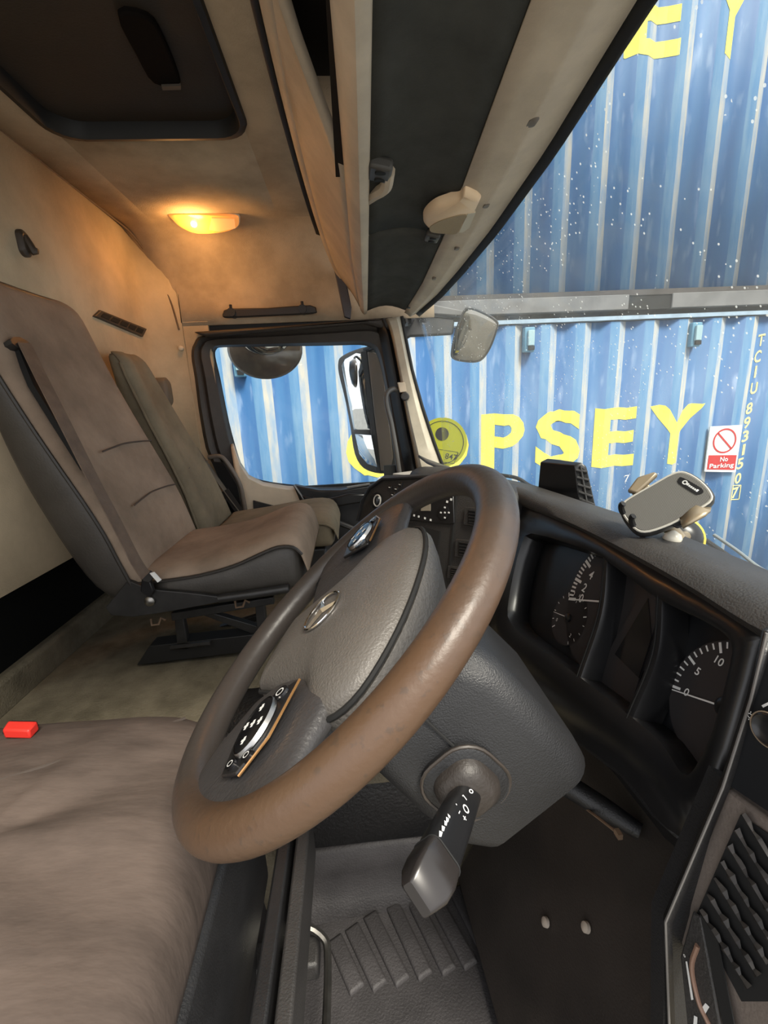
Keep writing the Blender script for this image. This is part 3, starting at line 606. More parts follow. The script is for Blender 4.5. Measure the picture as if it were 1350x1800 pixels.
q = [at(*p, X=VX) for p in ((178, 545), (259, 578), (252, 592), (167, 556))]
mb = MB(); mb.prism(q, (-0.03, 0, 0)); obj('slot_frame', mb, mat_hook, sv, bevel=0.003)
for k in range(5):
    a, b = 0.07 + k * 0.18, 0.07 + k * 0.18 + 0.14
    mb = MB(); mb.prism([q[0].lerp(q[1], a).lerp(q[3].lerp(q[2], a), 0.25), q[0].lerp(q[1], b).lerp(q[3].lerp(q[2], b), 0.25), q[0].lerp(q[1], b).lerp(q[3].lerp(q[2], b), 0.75), q[0].lerp(q[1], a).lerp(q[3].lerp(q[2], a), 0.75)], (0.002, 0, 0)); obj('slot', mb, deep, sv)
gh = thing('grab_handle', at(475, 548, Y=2.02), 'black grab handle bar above the passenger door window', 'grab handle')
mb = MB(); mb.prism(smoothclosed([at(*p, Y=2.0) for p in ((391, 556), (392, 549), (402, 542), (470, 541), (545, 536), (556, 545), (548, 551), (470, 555), (402, 558))], 2), (0, 0.022, 0)); obj('bar', mb, mat('handle_brown_black', (0.022, 0.017, 0.014), 0.45), gh, bevel=0.004)
for x, y in ((407, 549), (532, 543)):
    mb = MB(); P = at(x, y, Y=2.0); mb.tube([P + V((0, -0.008, 0)), P + V((0, 0.05, 0))], 0.017, 12); o = obj('mount', mb, black, gh)
    mb = MB(); mb.tube([P + V((0, -0.004, 0.012)), P + V((0, -0.004, 0.028))], 0.006, 8); obj('mount_lug', mb, black, o)
wl = at(318, 612, X=XR + 0.02)
mb = MB(); P = at(318, 612, Y=2.03); mb.loft([[P + V((r * math.cos(a), h, r * math.sin(a))) for a in [2 * math.pi * k / 14 for k in range(14)]] for r, h in ((0.010, 0.01), (0.010, -0.004), (0.006, -0.007))]); tag(obj('trim_button', mb, cream), 'round cream trim button on the wall beside the door frame', 'button')

# ================================================================== seats
def seat_back(par, y0, y1, y1t, zs, xf, xr, fab, body, crown, y0t=None):
    """body of vinyl, cloth face as a panel of its own, piping along the near edge"""
    y0t = y0 if y0t is None else y0t
    N = len(zs); bodyr = []; face = []; pipe = []
    for i, z in enumerate(zs):
        t = i / (N - 1); ya = y0 + (y0t - y0) * (t ** 0.5 if y0t < y0 - 0.03 else t ** 2); yb_ = y1 + (y1t - y1) * t; f, r = xf[i], xr[i]; w = yb_ - ya
        ring = [(r + 0.004, ya + 0.03), (r + 0.022, ya + 0.004), (f - 0.055, ya - 0.004), (f - 0.022, ya + 0.004), (f - 0.010, ya + 0.02),
                (f - 0.014, ya + w * 0.3), (f - 0.016, ya + w * 0.5), (f - 0.014, ya + w * 0.7), (f - 0.010, yb_ - 0.02), (f - 0.022, yb_ - 0.004), (f - 0.055, yb_ + 0.004), (r + 0.045, yb_ - 0.004), (r + 0.012, yb_ - 0.05), (r, ya + w * 0.5)]
        bodyr.append([V((x, y, z)) for x, y in ring])
        fr = [(f - 0.026, ya + 0.001), (f - 0.004, ya + 0.014), (f + 0.004, ya + 0.045), (f - 0.006, ya + w * 0.25), (f - 0.010, ya + w * 0.5), (f - 0.006, ya + w * 0.75), (f + 0.004, yb_ - 0.045), (f - 0.004, yb_ - 0.014), (f - 0.026, yb_ - 0.001)]
        face.append([V((x, y, z)) for x, y in fr]); pipe.append(V((f - 0.024, ya - 0.003, z)))
    # crown: roll over to the rear
    f, r = xf[-1], xr[-1]; dz = zs[-1]
    for s, h in ((0.90, 0.022), (0.6, 0.036)):
        c = sum(bodyr[N - 1], V()) / 14; bodyr.append([c + V(((p.x - c.x) * s, (p.y - c.y) * (0.97 if s > 0.8 else 0.9), 0)) + V((-0.006, 0, h)) for p in bodyr[N - 1]])
    base = face[-1]
    for dx, h, s in ((-0.012, 0.020, 0.97), (-0.036, 0.038, 0.92)):
        cy = sum(p.y for p in base) / len(base); face.append([V((p.x + dx, cy + (p.y - cy) * s, dz + h)) for p in base])
    mb = MB(); mb.loft(bodyr); bk = obj('backrest', mb, body, par, sub=1, smooth=180)
    mb = MB(); mb.grid(face); obj('cloth_face', mb, fab, par, solid=0.006, sub=1, smooth=180)
    mb = MB(); mb.tube(smoothopen(pipe, 3), 0.004, 6); obj('piping', mb, mat('piping_dark', (0.03, 0.026, 0.022), 0.5) if body is vinyl else body, bk)
    return bk
def seat_cushion(par, y0, y1, xs_, zt, zb, fab, body):
    br, fr, pp = [], [], []
    for x, t, b in zip(xs_, zt, zb):
        w = y1 - y0
        br.append([V((x, y, z)) for y, z in ((y0 + 0.01, b), (y0 - 0.004, b + 0.02), (y0 - 0.008, (t + b) / 2), (y0 - 0.002, t - 0.016), (y0 + 0.02, t - 0.006), (y0 + w / 2, t - 0.008), (y1 - 0.02, t - 0.006), (y1 + 0.002, t - 0.016), (y1 + 0.008, (t + b) / 2), (y1 + 0.004, b + 0.02), (y1 - 0.01, b), (y0 + w / 2, b))])
        fr.append([V((x, y, z)) for y, z in ((y0 - 0.003, t - 0.020), (y0 + 0.010, t - 0.001), (y0 + 0.04, t + 0.008), (y0 + w * 0.3, t + 0.005), (y0 + w / 2, t + 0.003), (y0 + w * 0.7, t + 0.005), (y1 - 0.04, t + 0.008), (y1 - 0.010, t - 0.001), (y1 + 0.003, t - 0.020))])
        pp.append(V((x, y0 - 0.007, t - 0.018)))
    mb = MB(); mb.loft(br); cu = obj('cushion', mb, body, par, sub=1, smooth=180)
    fr.append([V((xs_[-1] + 0.012, p.y, zb[-1] + (p.z - zt[-1]) * 0.2 + 0.03)) for p in fr[-1]])
    mb = MB(); mb.grid(fr); obj('cushion_cloth', mb, fab, par, solid=0.006, sub=1, smooth=180)
    mb = MB(); mb.tube(smoothopen(pp, 3), 0.004, 6); obj('cushion_piping', mb, mat('piping_dark', (0.03, 0.026, 0.022), 0.5) if body is vinyl else body, cu)
    return cu
# --- middle seat, the whole of it in view
ms = thing('passenger_seat', (-0.35, 1.23, 0.53), 'taupe cloth seat with charcoal vinyl sides on an open steel frame', 'seat', 'passenger seats')
zs = [0.74, 0.80, 0.87, 0.94, 1.01, 1.09, 1.17, 1.25, 1.33, 1.40, 1.46]
xf = [-0.505, -0.51, -0.525, -0.54, -0.562, -0.592, -0.622, -0.650, -0.676, -0.695, -0.710]
xr = [-0.615, -0.645, -0.672, -0.692, -0.712, -0.732, -0.745, -0.752, -0.757, -0.762, -0.766]
bk = seat_back(ms, 1.03, 1.435, 1.375, zs, xf, xr, seatf, vinyl, None, 0.955)
cxs = [-0.53, -0.46, -0.38, -0.30, -0.235, -0.19, -0.155, -0.135]; czt = [0.826, 0.829, 0.836, 0.853, 0.878, 0.893, 0.890, 0.870]; czb = [0.752, 0.748, 0.745, 0.745, 0.745, 0.745, 0.75, 0.765]
seat_cushion(ms, 1.02, 1.42, cxs, czt, czb, seatf, vinyl)
# seams across the backrest face
for zz, x_ in ((0.985, -0.548), (1.12, -0.597)):
    mb = MB(); mb.tube(smoothopen([V((x_ + 0.005, 1.10, zz - 0.004)), V((x_ - 0.003, 1.17, zz)), V((x_ - 0.008, 1.24, zz + 0.004)), V((x_ - 0.003, 1.32, zz + 0.003)), V((x_ + 0.004, 1.37, zz))]), 0.0022, 5); obj('seam', mb, mat('seam_brown', (0.08, 0.06, 0.048), 0.9), bk)
# integrated belt: slot plate, strap, buckle tongue
fn = V((0.93, 0, 0.35)).normalized()
def bface(x, y, off=0.0): 
    # backrest face plane through (-0.55, 0.97) leaning back to (-0.70, 1.40)
    return onpl(x, y, V((-0.552, 1.1, 0.97)) + fn * off, fn)
slotp = [bface(*p, 0.030) for p in ((18, 597), (34, 592), (56, 606), (50, 614), (30, 610))]
mb = MB(); mb.prism(smoothclosed(slotp, 2), -fn * 0.02); obj('belt_slot', mb, seatmetal, bk)
mb = MB(); mb.prism([bface(*p, 0.024) for p in ((32, 612), (50, 614), (120, 745), (168, 838), (150, 822), (95, 735), (58, 675))], -fn * 0.012); obj('belt_gap_shade', mb, deep, bk)  # dark piece painted for the shade in the gap behind the strap
path = [bface(*p, o + 0.022) for p, o in (((43, 603), 0.010), ((75, 668), 0.016), ((118, 752), 0.020), ((165, 845), 0.016), ((205, 920), 0.014), ((238, 985), 0.014), ((256, 1012), 0.010))]
bd = (bface(52, 606) - bface(28, 603)).normalized()
mb = MB(); mb.ribbon(smoothopen(path, 4), bd, 0.040, 0.002, fn); obj('seat_belt', mb, belt, ms)
P = at(262, 1012, Y=0.985)
mb = MB(); mb.prism([P + V((a, -0.006, b)) for a, b in ((-0.016, 0.012), (0.006, 0.012), (0.012, -0.004), (0.0, -0.016), (-0.014, -0.010))], (0, 0.01, 0)); o = obj('belt_tongue', mb, seatmetal, ms, bevel=0.002)
mb = MB(); mb.prism([at(*p, Y=0.977) for p in ((263, 1008), (270, 1006), (283, 1020), (277, 1024))], (0, 0.004, 0)); obj('tongue_tip', mb, white, o)
mb = MB(); mb.prism([at(*p, Y=0.982) for p in ((248, 1018), (262, 1015), (270, 1040), (262, 1052), (246, 1040))], (0, 0.012, 0)); obj('buckle_stalk', mb, black_s, ms, bevel=0.003)
# side bracket, bolt, tube, scissor frame, floor rail
mb = MB(); mb.prism([at(*p, Y=0.998) for p in ((185, 1068), (225, 1020), (262, 1036), (330, 1042), (392, 1050), (390, 1058), (300, 1075), (235, 1085), (195, 1082))], (0, 0.012, 0)); sb = obj('side_bracket', mb, seatmetal, ms, bevel=0.002)
mb = MB(); P = at(263, 1057, Y=0.992); mb.loft([[P + V((r * math.cos(a), h, r * math.sin(a))) for a in [2 * math.pi * k / 14 for k in range(14)]] for r, h in ((0.012, 0.008), (0.012, -0.002), (0.007, -0.006))]); obj('pivot_bolt', mb, steel, sb)
mb = MB(); mb.tube([at(385, 1052, Y=1.004), at(450, 1043, Y=1.004), at(508, 1034, Y=1.004)], 0.011, 10); obj('side_tube', mb, seatmetal, ms)
def bar(par, pts, w, Yv, nm='frame_bar', d=0.02, m=seatmetal): mb = MB(); mb.prism([at(*p, Y=Yv) for p in pts], (0, d, 0)); return obj(nm, mb, m, par, bevel=0.002)
bar(ms, ((300, 1078), (480, 1050), (482, 1062), (302, 1092)), 0, 1.09, 'seat_rail')
bar(ms, ((306, 1085), (322, 1085), (332, 1142), (312, 1142)), 0, 1.10, 'frame_leg'); bar(ms, ((448, 1062), (464, 1060), (470, 1112), (452, 1112)), 0, 1.10, 'frame_leg')
bar(ms, ((330, 1072), (348, 1070), (455, 1102), (448, 1116)), 0, 1.11, 'scissor_arm'); bar(ms, ((330, 1120), (450, 1082), (452, 1092), (334, 1130)), 0, 1.30, 'scissor_arm')
bar(ms, ((262, 1136), (480, 1112), (482, 1140), (240, 1170)), 0, 1.10, 'floor_rail', 0.05, rubber); bar(ms, ((280, 1120), (480, 1098), (482, 1110), (282, 1136)), 0, 1.38, 'floor_rail', 0.05, rubber)
for x, y in ((425, 1064), (277, 1095)):
    mb = MB(); mb.tube([at(x - 12, y - 8, Y=1.06), at(x - 10, y + 4, Y=1.06), at(x + 2, y + 2, Y=1.06), at(x + 6, y - 9, Y=1.06), at(x + 14, y - 5, Y=1.06)], 0.003, 6); obj('spring_clip', mb, rust, ms)
mb = MB(); mb.tube([at(300, 1138, Y=1.08), at(370, 1130, Y=1.08)], 0.006, 8); obj('adjuster_rod', mb, seatmetal, ms)
# --- outer seat by the door
fs = thing('passenger_seat', (-0.35, 1.75, 0.53), 'grey-olive cloth seat next to the passenger door, partly hidden behind the taupe seat', 'seat', 'passenger seats')
zs2 = [0.70, 0.77, 0.84, 0.92, 1.0, 1.08, 1.16, 1.24, 1.31, 1.36]
xf2 = [-0.53, -0.535, -0.548, -0.563, -0.585, -0.61, -0.637, -0.660, -0.680, -0.690]; xr2 = [-0.65, -0.68, -0.70, -0.715, -0.73, -0.742, -0.752, -0.758, -0.764, -0.768]
bk2 = seat_back(fs, 1.55, 1.93, 1.70, zs2, xf2, xr2, seatg, seatg, None, 1.53)
mb = MB(); mb.tube(smoothopen([V((-0.585, 1.60, 1.0)), V((-0.60, 1.72, 1.002)), V((-0.585, 1.84, 1.0))]), 0.002, 5); obj('seam', mb, mat('seam_brown', (0.08, 0.06, 0.048), 0.9), bk2)
seat_cushion(fs, 1.55, 1.93, [-0.53, -0.45, -0.35, -0.25, -0.17, -0.11, -0.08], [0.76, 0.765, 0.775, 0.79, 0.80, 0.795, 0.775], [0.68] * 7, seatg, seatg)
mb = MB(); mb.box((-0.33, 1.74, 0.605), (0.42, 0.30, 0.14)); obj('seat_base', mb, seatmetal, fs, bevel=0.01)
# belt of the outer seat on the door pillar
bp_ = thing('wall_belt', at(300, 735, Y=1.98), 'dark seat belt running down from its rounded grey anchor beside the passenger door', 'seat belt')
mb = MB(); P = at(288, 690, Y=1.97); mb.loft([[P + V((h, a, b)) for a, b in rr(0.07 * s, 0.12 * s, 0.03 * s)] for h, s in ((-0.03, 0.9), (-0.02, 1), (0.015, 1), (0.024, 0.8))]); obj('anchor_cover', mb, mat('anchor_grey', (0.16, 0.14, 0.11), 0.6), bp_, smooth=60)
mb = MB(); mb.ribbon(smoothopen([at(*p, Y=1.962) for p in ((296, 712), (306, 738), (352, 800), (400, 868), (436, 915))]), V((0.3, 1, 0)), 0.03, 0.003, V((0.8, -0.4, 0.4))); obj('strap', mb, mat('pale_belt_edge', (0.14, 0.125, 0.10), 0.7), bp_)
mb = MB(); mb.ribbon([at(*p, Y=1.955) for p in ((395, 862), (425, 905), (441, 917))], V((0.9, 0, 0.4)), 0.035, 0.004, V((0, 1, 0))); obj('lower_strap', mb, beltd, bp_)
rl = thing('pillar_rail', at(400, 850, Y=1.99), 'bent grey tube rail with dark filler beside the outer seat at the door pillar', 'rail')
mb = MB(); mb.tube(smoothopen([at(*p, Y=1.965) for p in ((366, 804), (385, 802), (398, 812), (420, 848), (428, 880), (436, 925))]), 0.010, 10); obj('tube_rail', mb, mat('rail_taupe', (0.15, 0.125, 0.10), 0.4), rl)
mb = MB(); mb.prism([at(*p, Y=1.985) for p in ((372, 812), (392, 814), (416, 852), (424, 890), (430, 918), (410, 900))], (0, 0.02, 0)); obj('rail_filler', mb, deep, rl)

# --- driver's seat (cushion and base in view)
ds = thing('driver_seat', (-0.48, 0.44, 0.15), "driver's seat cushion in worn brown cloth below the steering wheel", 'seat')
def dsz(x, y): # crowned top
    u = (x + 0.47) / 0.26; v = (y - 0.43) / 0.26; e = max(abs(u), abs(v))
    return 0.728 - 0.02 * u * u - 0.012 * v * v
outline = [(-0.215, 0.20), (-0.212, 0.35), (-0.215, 0.48), (-0.228, 0.58), (-0.262, 0.648), (-0.33, 0.676), (-0.48, 0.685), (-0.66, 0.685), (-0.76, 0.66), (-0.78, 0.45), (-0.76, 0.20), (-0.66, 0.175), (-0.45, 0.175), (-0.27, 0.178)]
oc = V((-0.48, 0.43, 0)); sm = smoothclosed([V((x, y, 0)) for x, y in outline], 3); rings = []
for s, z, fl in ((0.96, 0.585, 0), (1.0, 0.60, 0), (1.006, 0.64, 0), (0.995, 0.672, 0), (0.965, 0.695, 0), (0.90, 0.712, 0.4), (0.78, 0.722, 0.8), (0.55, 0.728, 1), (0.25, 0.730, 1)):
    rings.append([oc + (p - oc) * s + V((0, 0, z + 0.004 * fl * math.sin(p.x * 40 + p.y * 23) + 0.004 * fl * math.sin(p.y * 31))) for p in sm])
mb = MB(); mb.loft(rings); obj('cushion', mb, seatd, ds, sub=1, smooth=180)
mb = MB()
for pts in ([(-0.30, 0.64, 0.712), (-0.42, 0.56, 0.728), (-0.56, 0.50, 0.732)], ):
    mb.tube(smoothopen([V(p) for p in pts]), 0.0022, 5)
obj('seam', mb, mat('seam_dull', (0.07, 0.055, 0.046), 0.9), ds)
mb = MB(); mb.loft([[V((x, y, z)) for x, y in ((-0.19 - d, 0.2), (-0.19 - d, 0.60), (-0.24 - d, 0.655), (-0.70, 0.655), (-0.70, 0.2))] for z, d in ((0.60, 0.02), (0.56, 0.0), (0.42, 0.0), (0.36, 0.03))]); obj('seat_pan', mb, black, ds, bevel=0.008)
mb = MB(); mb.box((-0.45, 0.42, 0.27), (0.44, 0.36, 0.20)); obj('seat_base', mb, seatmetal, ds, bevel=0.01)
for yv in (0.235, 0.60):
    mb = MB(); mb.box((-0.40, yv, 0.205), (0.56, 0.05, 0.04)); obj('slide_rail', mb, dgrey, ds, bevel=0.006)
for k, xo in enumerate((-0.165, -0.135)):
    mb = MB(); mb.prism([V((xo, 0.22, 0.50)), V((xo, 0.64, 0.50)), V((xo, 0.64, 0.40)), V((xo, 0.22, 0.40))], (0.022, 0, 0)); obj('front_strip', mb, dgrey if k else black, ds, bevel=0.004)
mb = MB(); mb.tube(smoothopen([V((-0.18, 0.62, 0.28)), V((-0.115, 0.60, 0.26)), V((-0.10, 0.56, 0.25)), V((-0.10, 0.40, 0.25)), V((-0.10, 0.26, 0.25)), V((-0.12, 0.22, 0.25)), V((-0.18, 0.20, 0.26))]), 0.007, 8); obj('slide_handle', mb, steel, ds)
P = at(38, 1277, Z=0.715)
mb = MB(); mb.prism([at(*p, Z=0.742) for p in ((3, 1283), (14, 1266), (66, 1267), (50, 1284))], (0, 0, -0.016)); bu = obj('buckle_button', mb, red, ds, bevel=0.003); lab(bu, 'red buckle release button')
mb = MB(); q = [at(*p, Z=0.727) for p in ((1, 1285), (14, 1264), (67, 1265), (50, 1288))]; mb.prism(q, (0, 0, -0.11)); obj('buckle_body', mb, mat('buckle_navy', (0.012, 0.014, 0.022), 0.4), ds, bevel=0.005)

# ================================================================== steering wheel
HUB = V((-0.0248, 0.436, 0.9771)); NW = V((-0.6505, 0, 0.7595)).normalized(); AW = V((0, -1, 0)); BW = AW.cross(NW) * -1.0
if BW.z < 0: BW = -BW                                         # a: driver's right, b: up along the wheel, n: towards the driver
TURN = math.radians(-28)                                      # the wheel stands turned to the right
ct, st = math.cos(TURN), math.sin(TURN)
def wp_(a, b, h=0.0, turn=True):
    if turn: a, b = a * ct - b * st, a * st + b * ct
    return HUB + AW * a + BW * b + NW * h
sw = thing('steering_wheel', HUB, 'large black steering wheel with worn brown rim and two spokes with buttons', 'steering wheel')
RM, RT = 0.208, 0.0185
rings = []
for k in range(96):
    a = 2 * math.pi * k / 96; d = AW * math.cos(a) + BW * math.sin(a); c = HUB + d * RM
    rings.append([c + d * (RT * 1.02 * math.cos(q)) + NW * (RT * 0.95 * math.sin(q)) for q in [2 * math.pi * j / 20 for j in range(20)]])
mb = MB(); mb.grid(rings + [rings[0]], True); obj('rim', mb, rimm, sw, smooth=180)
pad2 = [(-0.100, 0.030), (-0.088, 0.070), (-0.035, 0.090), (0.035, 0.090), (0.088, 0.070), (0.100, 0.030), (0.074, -0.030), (0.050, -0.095), (0.034, -0.115), (-0.034, -0.115), (-0.050, -0.095), (-0.074, -0.030)]
pad2 = [(-0.124, 0.040), (-0.110, 0.082), (-0.045, 0.106), (0.045, 0.106), (0.112, 0.082), (0.128, 0.042), (0.098, 0.004), (0.080, -0.034), (0.056, -0.108), (0.040, -0.130), (-0.040, -0.130), (-0.056, -0.108), (-0.080, -0.034), (-0.098, 0.004)]; padc = smoothclosed([V((a, b, 0)) for a, b in pad2], 5)
def padring(s, h, src=padc): return [wp_(p.x * s, p.y * s - 0.005 * (1 - s), h) for p in src]
mb = MB(); mb.loft([padring(0.985, -0.022), padring(1.0, -0.014), padring(0.99, -0.006), padring(0.95, 0.001), padring(0.85, 0.007), padring(0.65, 0.012), padring(0.35, 0.014), padring(0.1, 0.0145)]); pad = obj('airbag_cover', mb, padm, sw, smooth=180)
mb = MB(); mb.loft([padring(1.02, -0.012), padring(1.025, -0.020), padring(0.96, -0.040), padring(0.82, -0.070), padring(0.62, -0.085)]); obj('hub_housing', mb, mat('hub_housing_plastic', (0.085, 0.078, 0.070), 0.5, var=0.12, vscale=12, bump=0.5, bscale=230), sw, smooth=60)
mb = MB(); mb.tube([wp_(p.x * 1.012, p.y * 1.012, -0.0085) for p in padc] + [wp_(padc[0].x * 1.012, padc[0].y * 1.012, -0.0085)], 0.0025, 6); obj('cover_gap', mb, deep, sw)
def spoke(sg):                                                # sg -1: driver's left, +1: driver's right
    rings = []
    for r, hw, th, h, off in ((0.050, 0.070, 0.018, -0.024, -0.012), (0.080, 0.084, 0.020, -0.016, -0.030), (0.120, 0.086, 0.018, -0.008, -0.034), (0.155, 0.084, 0.015, -0.005, -0.036), (0.180, 0.086, 0.013, -0.002, -0.036), (0.200, 0.090, 0.012, 0.0, -0.036)):
        rg = []
        for q in [2 * math.pi * k / 24 for k in range(24)]:
            cb = math.copysign(abs(math.cos(q)) ** 0.6, math.cos(q)); sn = math.copysign(abs(math.sin(q)) ** 0.6, math.sin(q))
            b = off + hw * cb; a = math.sqrt(max(r * r - 0.85 * b * b, 1e-6)) if r > 0.15 else r
            rg.append(wp_(sg * a, b, h + th * sn))
        rings.append(rg)
    mb = MB(); mb.loft(rings); return obj('spoke', mb, spokem, sw, smooth=60)
def buttons(sp_, sg):
    HB = 0.0135
    def q(a, b, h): return wp_(sg * (a + 0.006), b - 0.008, HB + h)
    mb = MB(); mb.prism([q(a, b, 0.0) for a, b in ((0.094, 0.026), (0.148, 0.022), (0.172, 0.002), (0.170, -0.024), (0.140, -0.036), (0.102, -0.026))], NW * 0.004); cl = obj('button_panel', mb, black_s, sp_, bevel=0.0015); 
    def el(ca, cb, ra, rb, h): return [q(ca + ra * math.cos(x), cb + rb * math.sin(x), h) for x in [2 * math.pi * k / 28 for k in range(28)]]
    mb = MB(); mb.loft([el(0.132, -0.004, 0.026, 0.019, 0.003), el(0.132, -0.004, 0.025, 0.018, 0.008), el(0.132, -0.004, 0.016, 0.011, 0.0085)]); mb2 = obj('round_button', mb, mat('glossy_black_button', (0.008, 0.008, 0.009), 0.15), sp_, smooth=30)
    mb = MB()
    mb.grid([el(0.132, -0.004, 0.0275, 0.0205, 0.0045), el(0.132, -0.004, 0.0262, 0.0192, 0.0085)], True); obj('button_ring', mb, mat('satin_ring', (0.42, 0.41, 0.40), 0.3, metal=1.0), sp_)
    mb = MB()
    for ca, cb in ((0.132, 0.007), (0.132, -0.015), (0.117, -0.004), (0.147, -0.004), (0.132, -0.004)):
        mb.add([q(ca + da, cb + db, 0.0090) for da, db in ((-0.0035, -0.0018), (0.0035, -0.0018), (0.0035, 0.0018), (-0.0035, 0.0018))], [(0, 1, 2, 3)])
        mb.add([q(ca + da, cb + db, 0.0092) for da, db in ((-0.001, -0.0034), (0.001, -0.0034), (0.001, 0.0034), (-0.001, 0.0034))], [(0, 1, 2, 3)])
    obj('button_symbols', mb, white, sp_)
    for ca, cb, ra in ((0.104, 0.010, 0.010), (0.163, -0.012, 0.007), (0.160, 0.010, 0.007)):
        mb = MB(); mb.loft([el(ca, cb, ra * 0.7, ra, 0.003), el(ca, cb, ra * 0.65, ra * 0.92, 0.0065)]); o = obj('small_button', mb, mat('glossy_black_button', (0.008, 0.008, 0.009), 0.15), sp_, smooth=30)
        mb = MB(); e0 = el(ca, cb, ra * 0.38, ra * 0.55, 0.0068); e1 = el(ca, cb, ra * 0.28, ra * 0.42, 0.0068); mb.grid([e0, e1], True); obj('button_symbol', mb, white, o)
    mb = MB(); mb.tube([q(0.096, 0.031, 0.004), q(0.148, 0.028, 0.004), q(0.174, 0.008, 0.003)], 0.0012, 6); obj('bronze_edge', mb, mat('bronze_strip', (0.55, 0.30, 0.12), 0.3, metal=0.8), sp_)
for sg in (-1, 1): s_ = spoke(sg); buttons(s_, sg)
# round star emblem on the cover
EB = 0.0165; ec = (0.0, -0.012)
def ep(a, b, h=0.0): return wp_(ec[0] + a, ec[1] + b, EB + h)
mb = MB(); er = 0.026
mb.tube([ep(er * math.cos(2 * math.pi * k / 36), er * math.sin(2 * math.pi * k / 36)) for k in range(37)], 0.0016, 8)
for ang in (90, 210, 330):
    a = math.radians(ang); d = (math.cos(a), math.sin(a)); e = (-d[1], d[0])
    mb.loft([[ep(d[0] * r + e[0] * w, d[1] * r + e[1] * w, -0.001), ep(d[0] * r, d[1] * r, 0.001 + w * 0.4), ep(d[0] * r - e[0] * w, d[1] * r - e[1] * w, -0.001)] for r, w in ((0.0, 0.0042), (er, 0.0006))])
obj('emblem', mb, chrome, pad)

# ================================================================== steering column with stalk
AX = -NW
def cp(ax, a, b): return HUB + AX * ax + AW * a + BW * b
colm = thing('steering_column', HUB + AX * 0.15, 'black grained steering column shroud behind the wheel', 'steering column')
def csec(ax, hw, b0, b1, r):
    cx = (b0 + b1) / 2; return [cp(ax, a, b + cx) for a, b in rr(2 * hw, b1 - b0, r, 5)]
mb = MB(); mb.loft([csec(0.075, 0.070, -0.055, 0.075, 0.03), csec(0.090, 0.082, -0.064, 0.092, 0.032), csec(0.12, 0.090, -0.068, 0.100, 0.030), csec(0.18, 0.098, -0.066, 0.100, 0.028), csec(0.235, 0.101, -0.062, 0.100, 0.026), csec(0.262, 0.098, -0.050, 0.094, 0.026)])
obj('shroud', mb, mat('shroud_plastic', (0.018, 0.018, 0.019), 0.40, var=0.2, vscale=12, bump=0.3, bscale=600), colm, smooth=50)
mb = MB(); mb.loft([csec(0.03, 0.045, -0.045, 0.045, 0.04), csec(0.08, 0.045, -0.045, 0.045, 0.04)]); obj('hub_neck', mb, rubber, colm)
mb = MB(); mb.tube([cp(0.195, 0.0985, 0.010), cp(0.225, 0.098, 0.0)], 0.0016, 6); mb.tube([cp(0.10, 0.088, 0.014), cp(0.155, 0.096, 0.016)], 0.0016, 6); obj('shroud_seam', mb, deep, colm)
# oval boot on the driver's right side of the shroud
SA, SB_ = 0.178, -0.003
def bt(r1, r2, h): return [cp(SA + x * r1, 0.094 + h, SB_ + y * r2) for x, y in [(p[0], p[1]) for p in rr(2, 2, 0.75, 6)]]
mb = MB(); mb.loft([bt(0.041, 0.038, -0.01), bt(0.041, 0.038, 0.004), bt(0.037, 0.034, 0.007)], cap=True); obj('stalk_collar', mb, black, colm, smooth=40)
mb = MB(); o1 = bt(0.041, 0.038, 0.0045); mb.tube(o1 + [o1[0]], 0.0018, 6); obj('collar_edge', mb, mat('collar_tan_edge', (0.04, 0.032, 0.026), 0.4), colm)
mb = MB(); mb.loft([bt(0.031, 0.029, 0.004), bt(0.029, 0.027, 0.014), bt(0.020, 0.018, 0.022)]); obj('stalk_boot', mb, panelb, colm, smooth=50)
# multi-function stalk: root at the collar, end towards the open door
S0 = cp(SA, 0.105, SB_); S1 = at(738, 1578, Y=0.222); sd = (S1 - S0).normalized(); SL = (S1 - S0).length
su = (BW - sd * BW.dot(sd)).normalized(); sv_ = sd.cross(su)
def ssec(t, w, h, r, dv=0.0): return [S0 + sd * (SL * t) + su * (y + dv) + sv_ * x for x, y in rr(2 * w, 2 * h, r, 4)]
mb = MB(); mb.loft([ssec(-0.05, 0.010, 0.010, 0.008), ssec(0.05, 0.0125, 0.012, 0.009), ssec(0.35, 0.0145, 0.0125, 0.009), ssec(0.72, 0.0158, 0.0125, 0.008)]); stl = obj('stalk', mb, black_s, colm, smooth=40)
lab(stl, 'black multi-function stalk with white symbols and a faceted tip')
mb = MB(); mb.loft([ssec(0.725, 0.0160, 0.0128, 0.006), ssec(0.83, 0.0168, 0.0128, 0.005), ssec(0.92, 0.0160, 0.0105, 0.004, -0.001), ssec(0.985, 0.0125, 0.0065, 0.003, -0.003), ssec(1.0, 0.011, 0.004, 0.002, -0.003)]); obj('stalk_tip', mb, mat('stalk_tip_grey', (0.022, 0.019, 0.018), 0.26), stl, smooth=30)
mb = MB(); o1 = ssec(0.722, 0.0160, 0.0132, 0.007); mb.tube(o1 + [o1[0]], 0.0008, 6); obj('tip_gap', mb, deep, stl)
def sface(s, t, dx, h, mbx, sgn=1): # print on the upper face of the stalk
    P = S0 + sd * (SL * t) + su * 0.0132 + sv_ * dx
    text(mbx, s, P, (sd * 0.35 + sv_ * 0.94).normalized() * sgn, (-(sd) * 0.94 + sv_ * 0.35).normalized(), h)
mb = MB()
P0 = lambda t, dx, hh=0.0132: S0 + sd * (SL * t) + su * hh + sv_ * dx
ang = [2 * math.pi * k / 16 for k in range(16)]
camdir = (EYE - S0).normalized()
side = 1 if sv_.dot(camdir) > 0 else -1
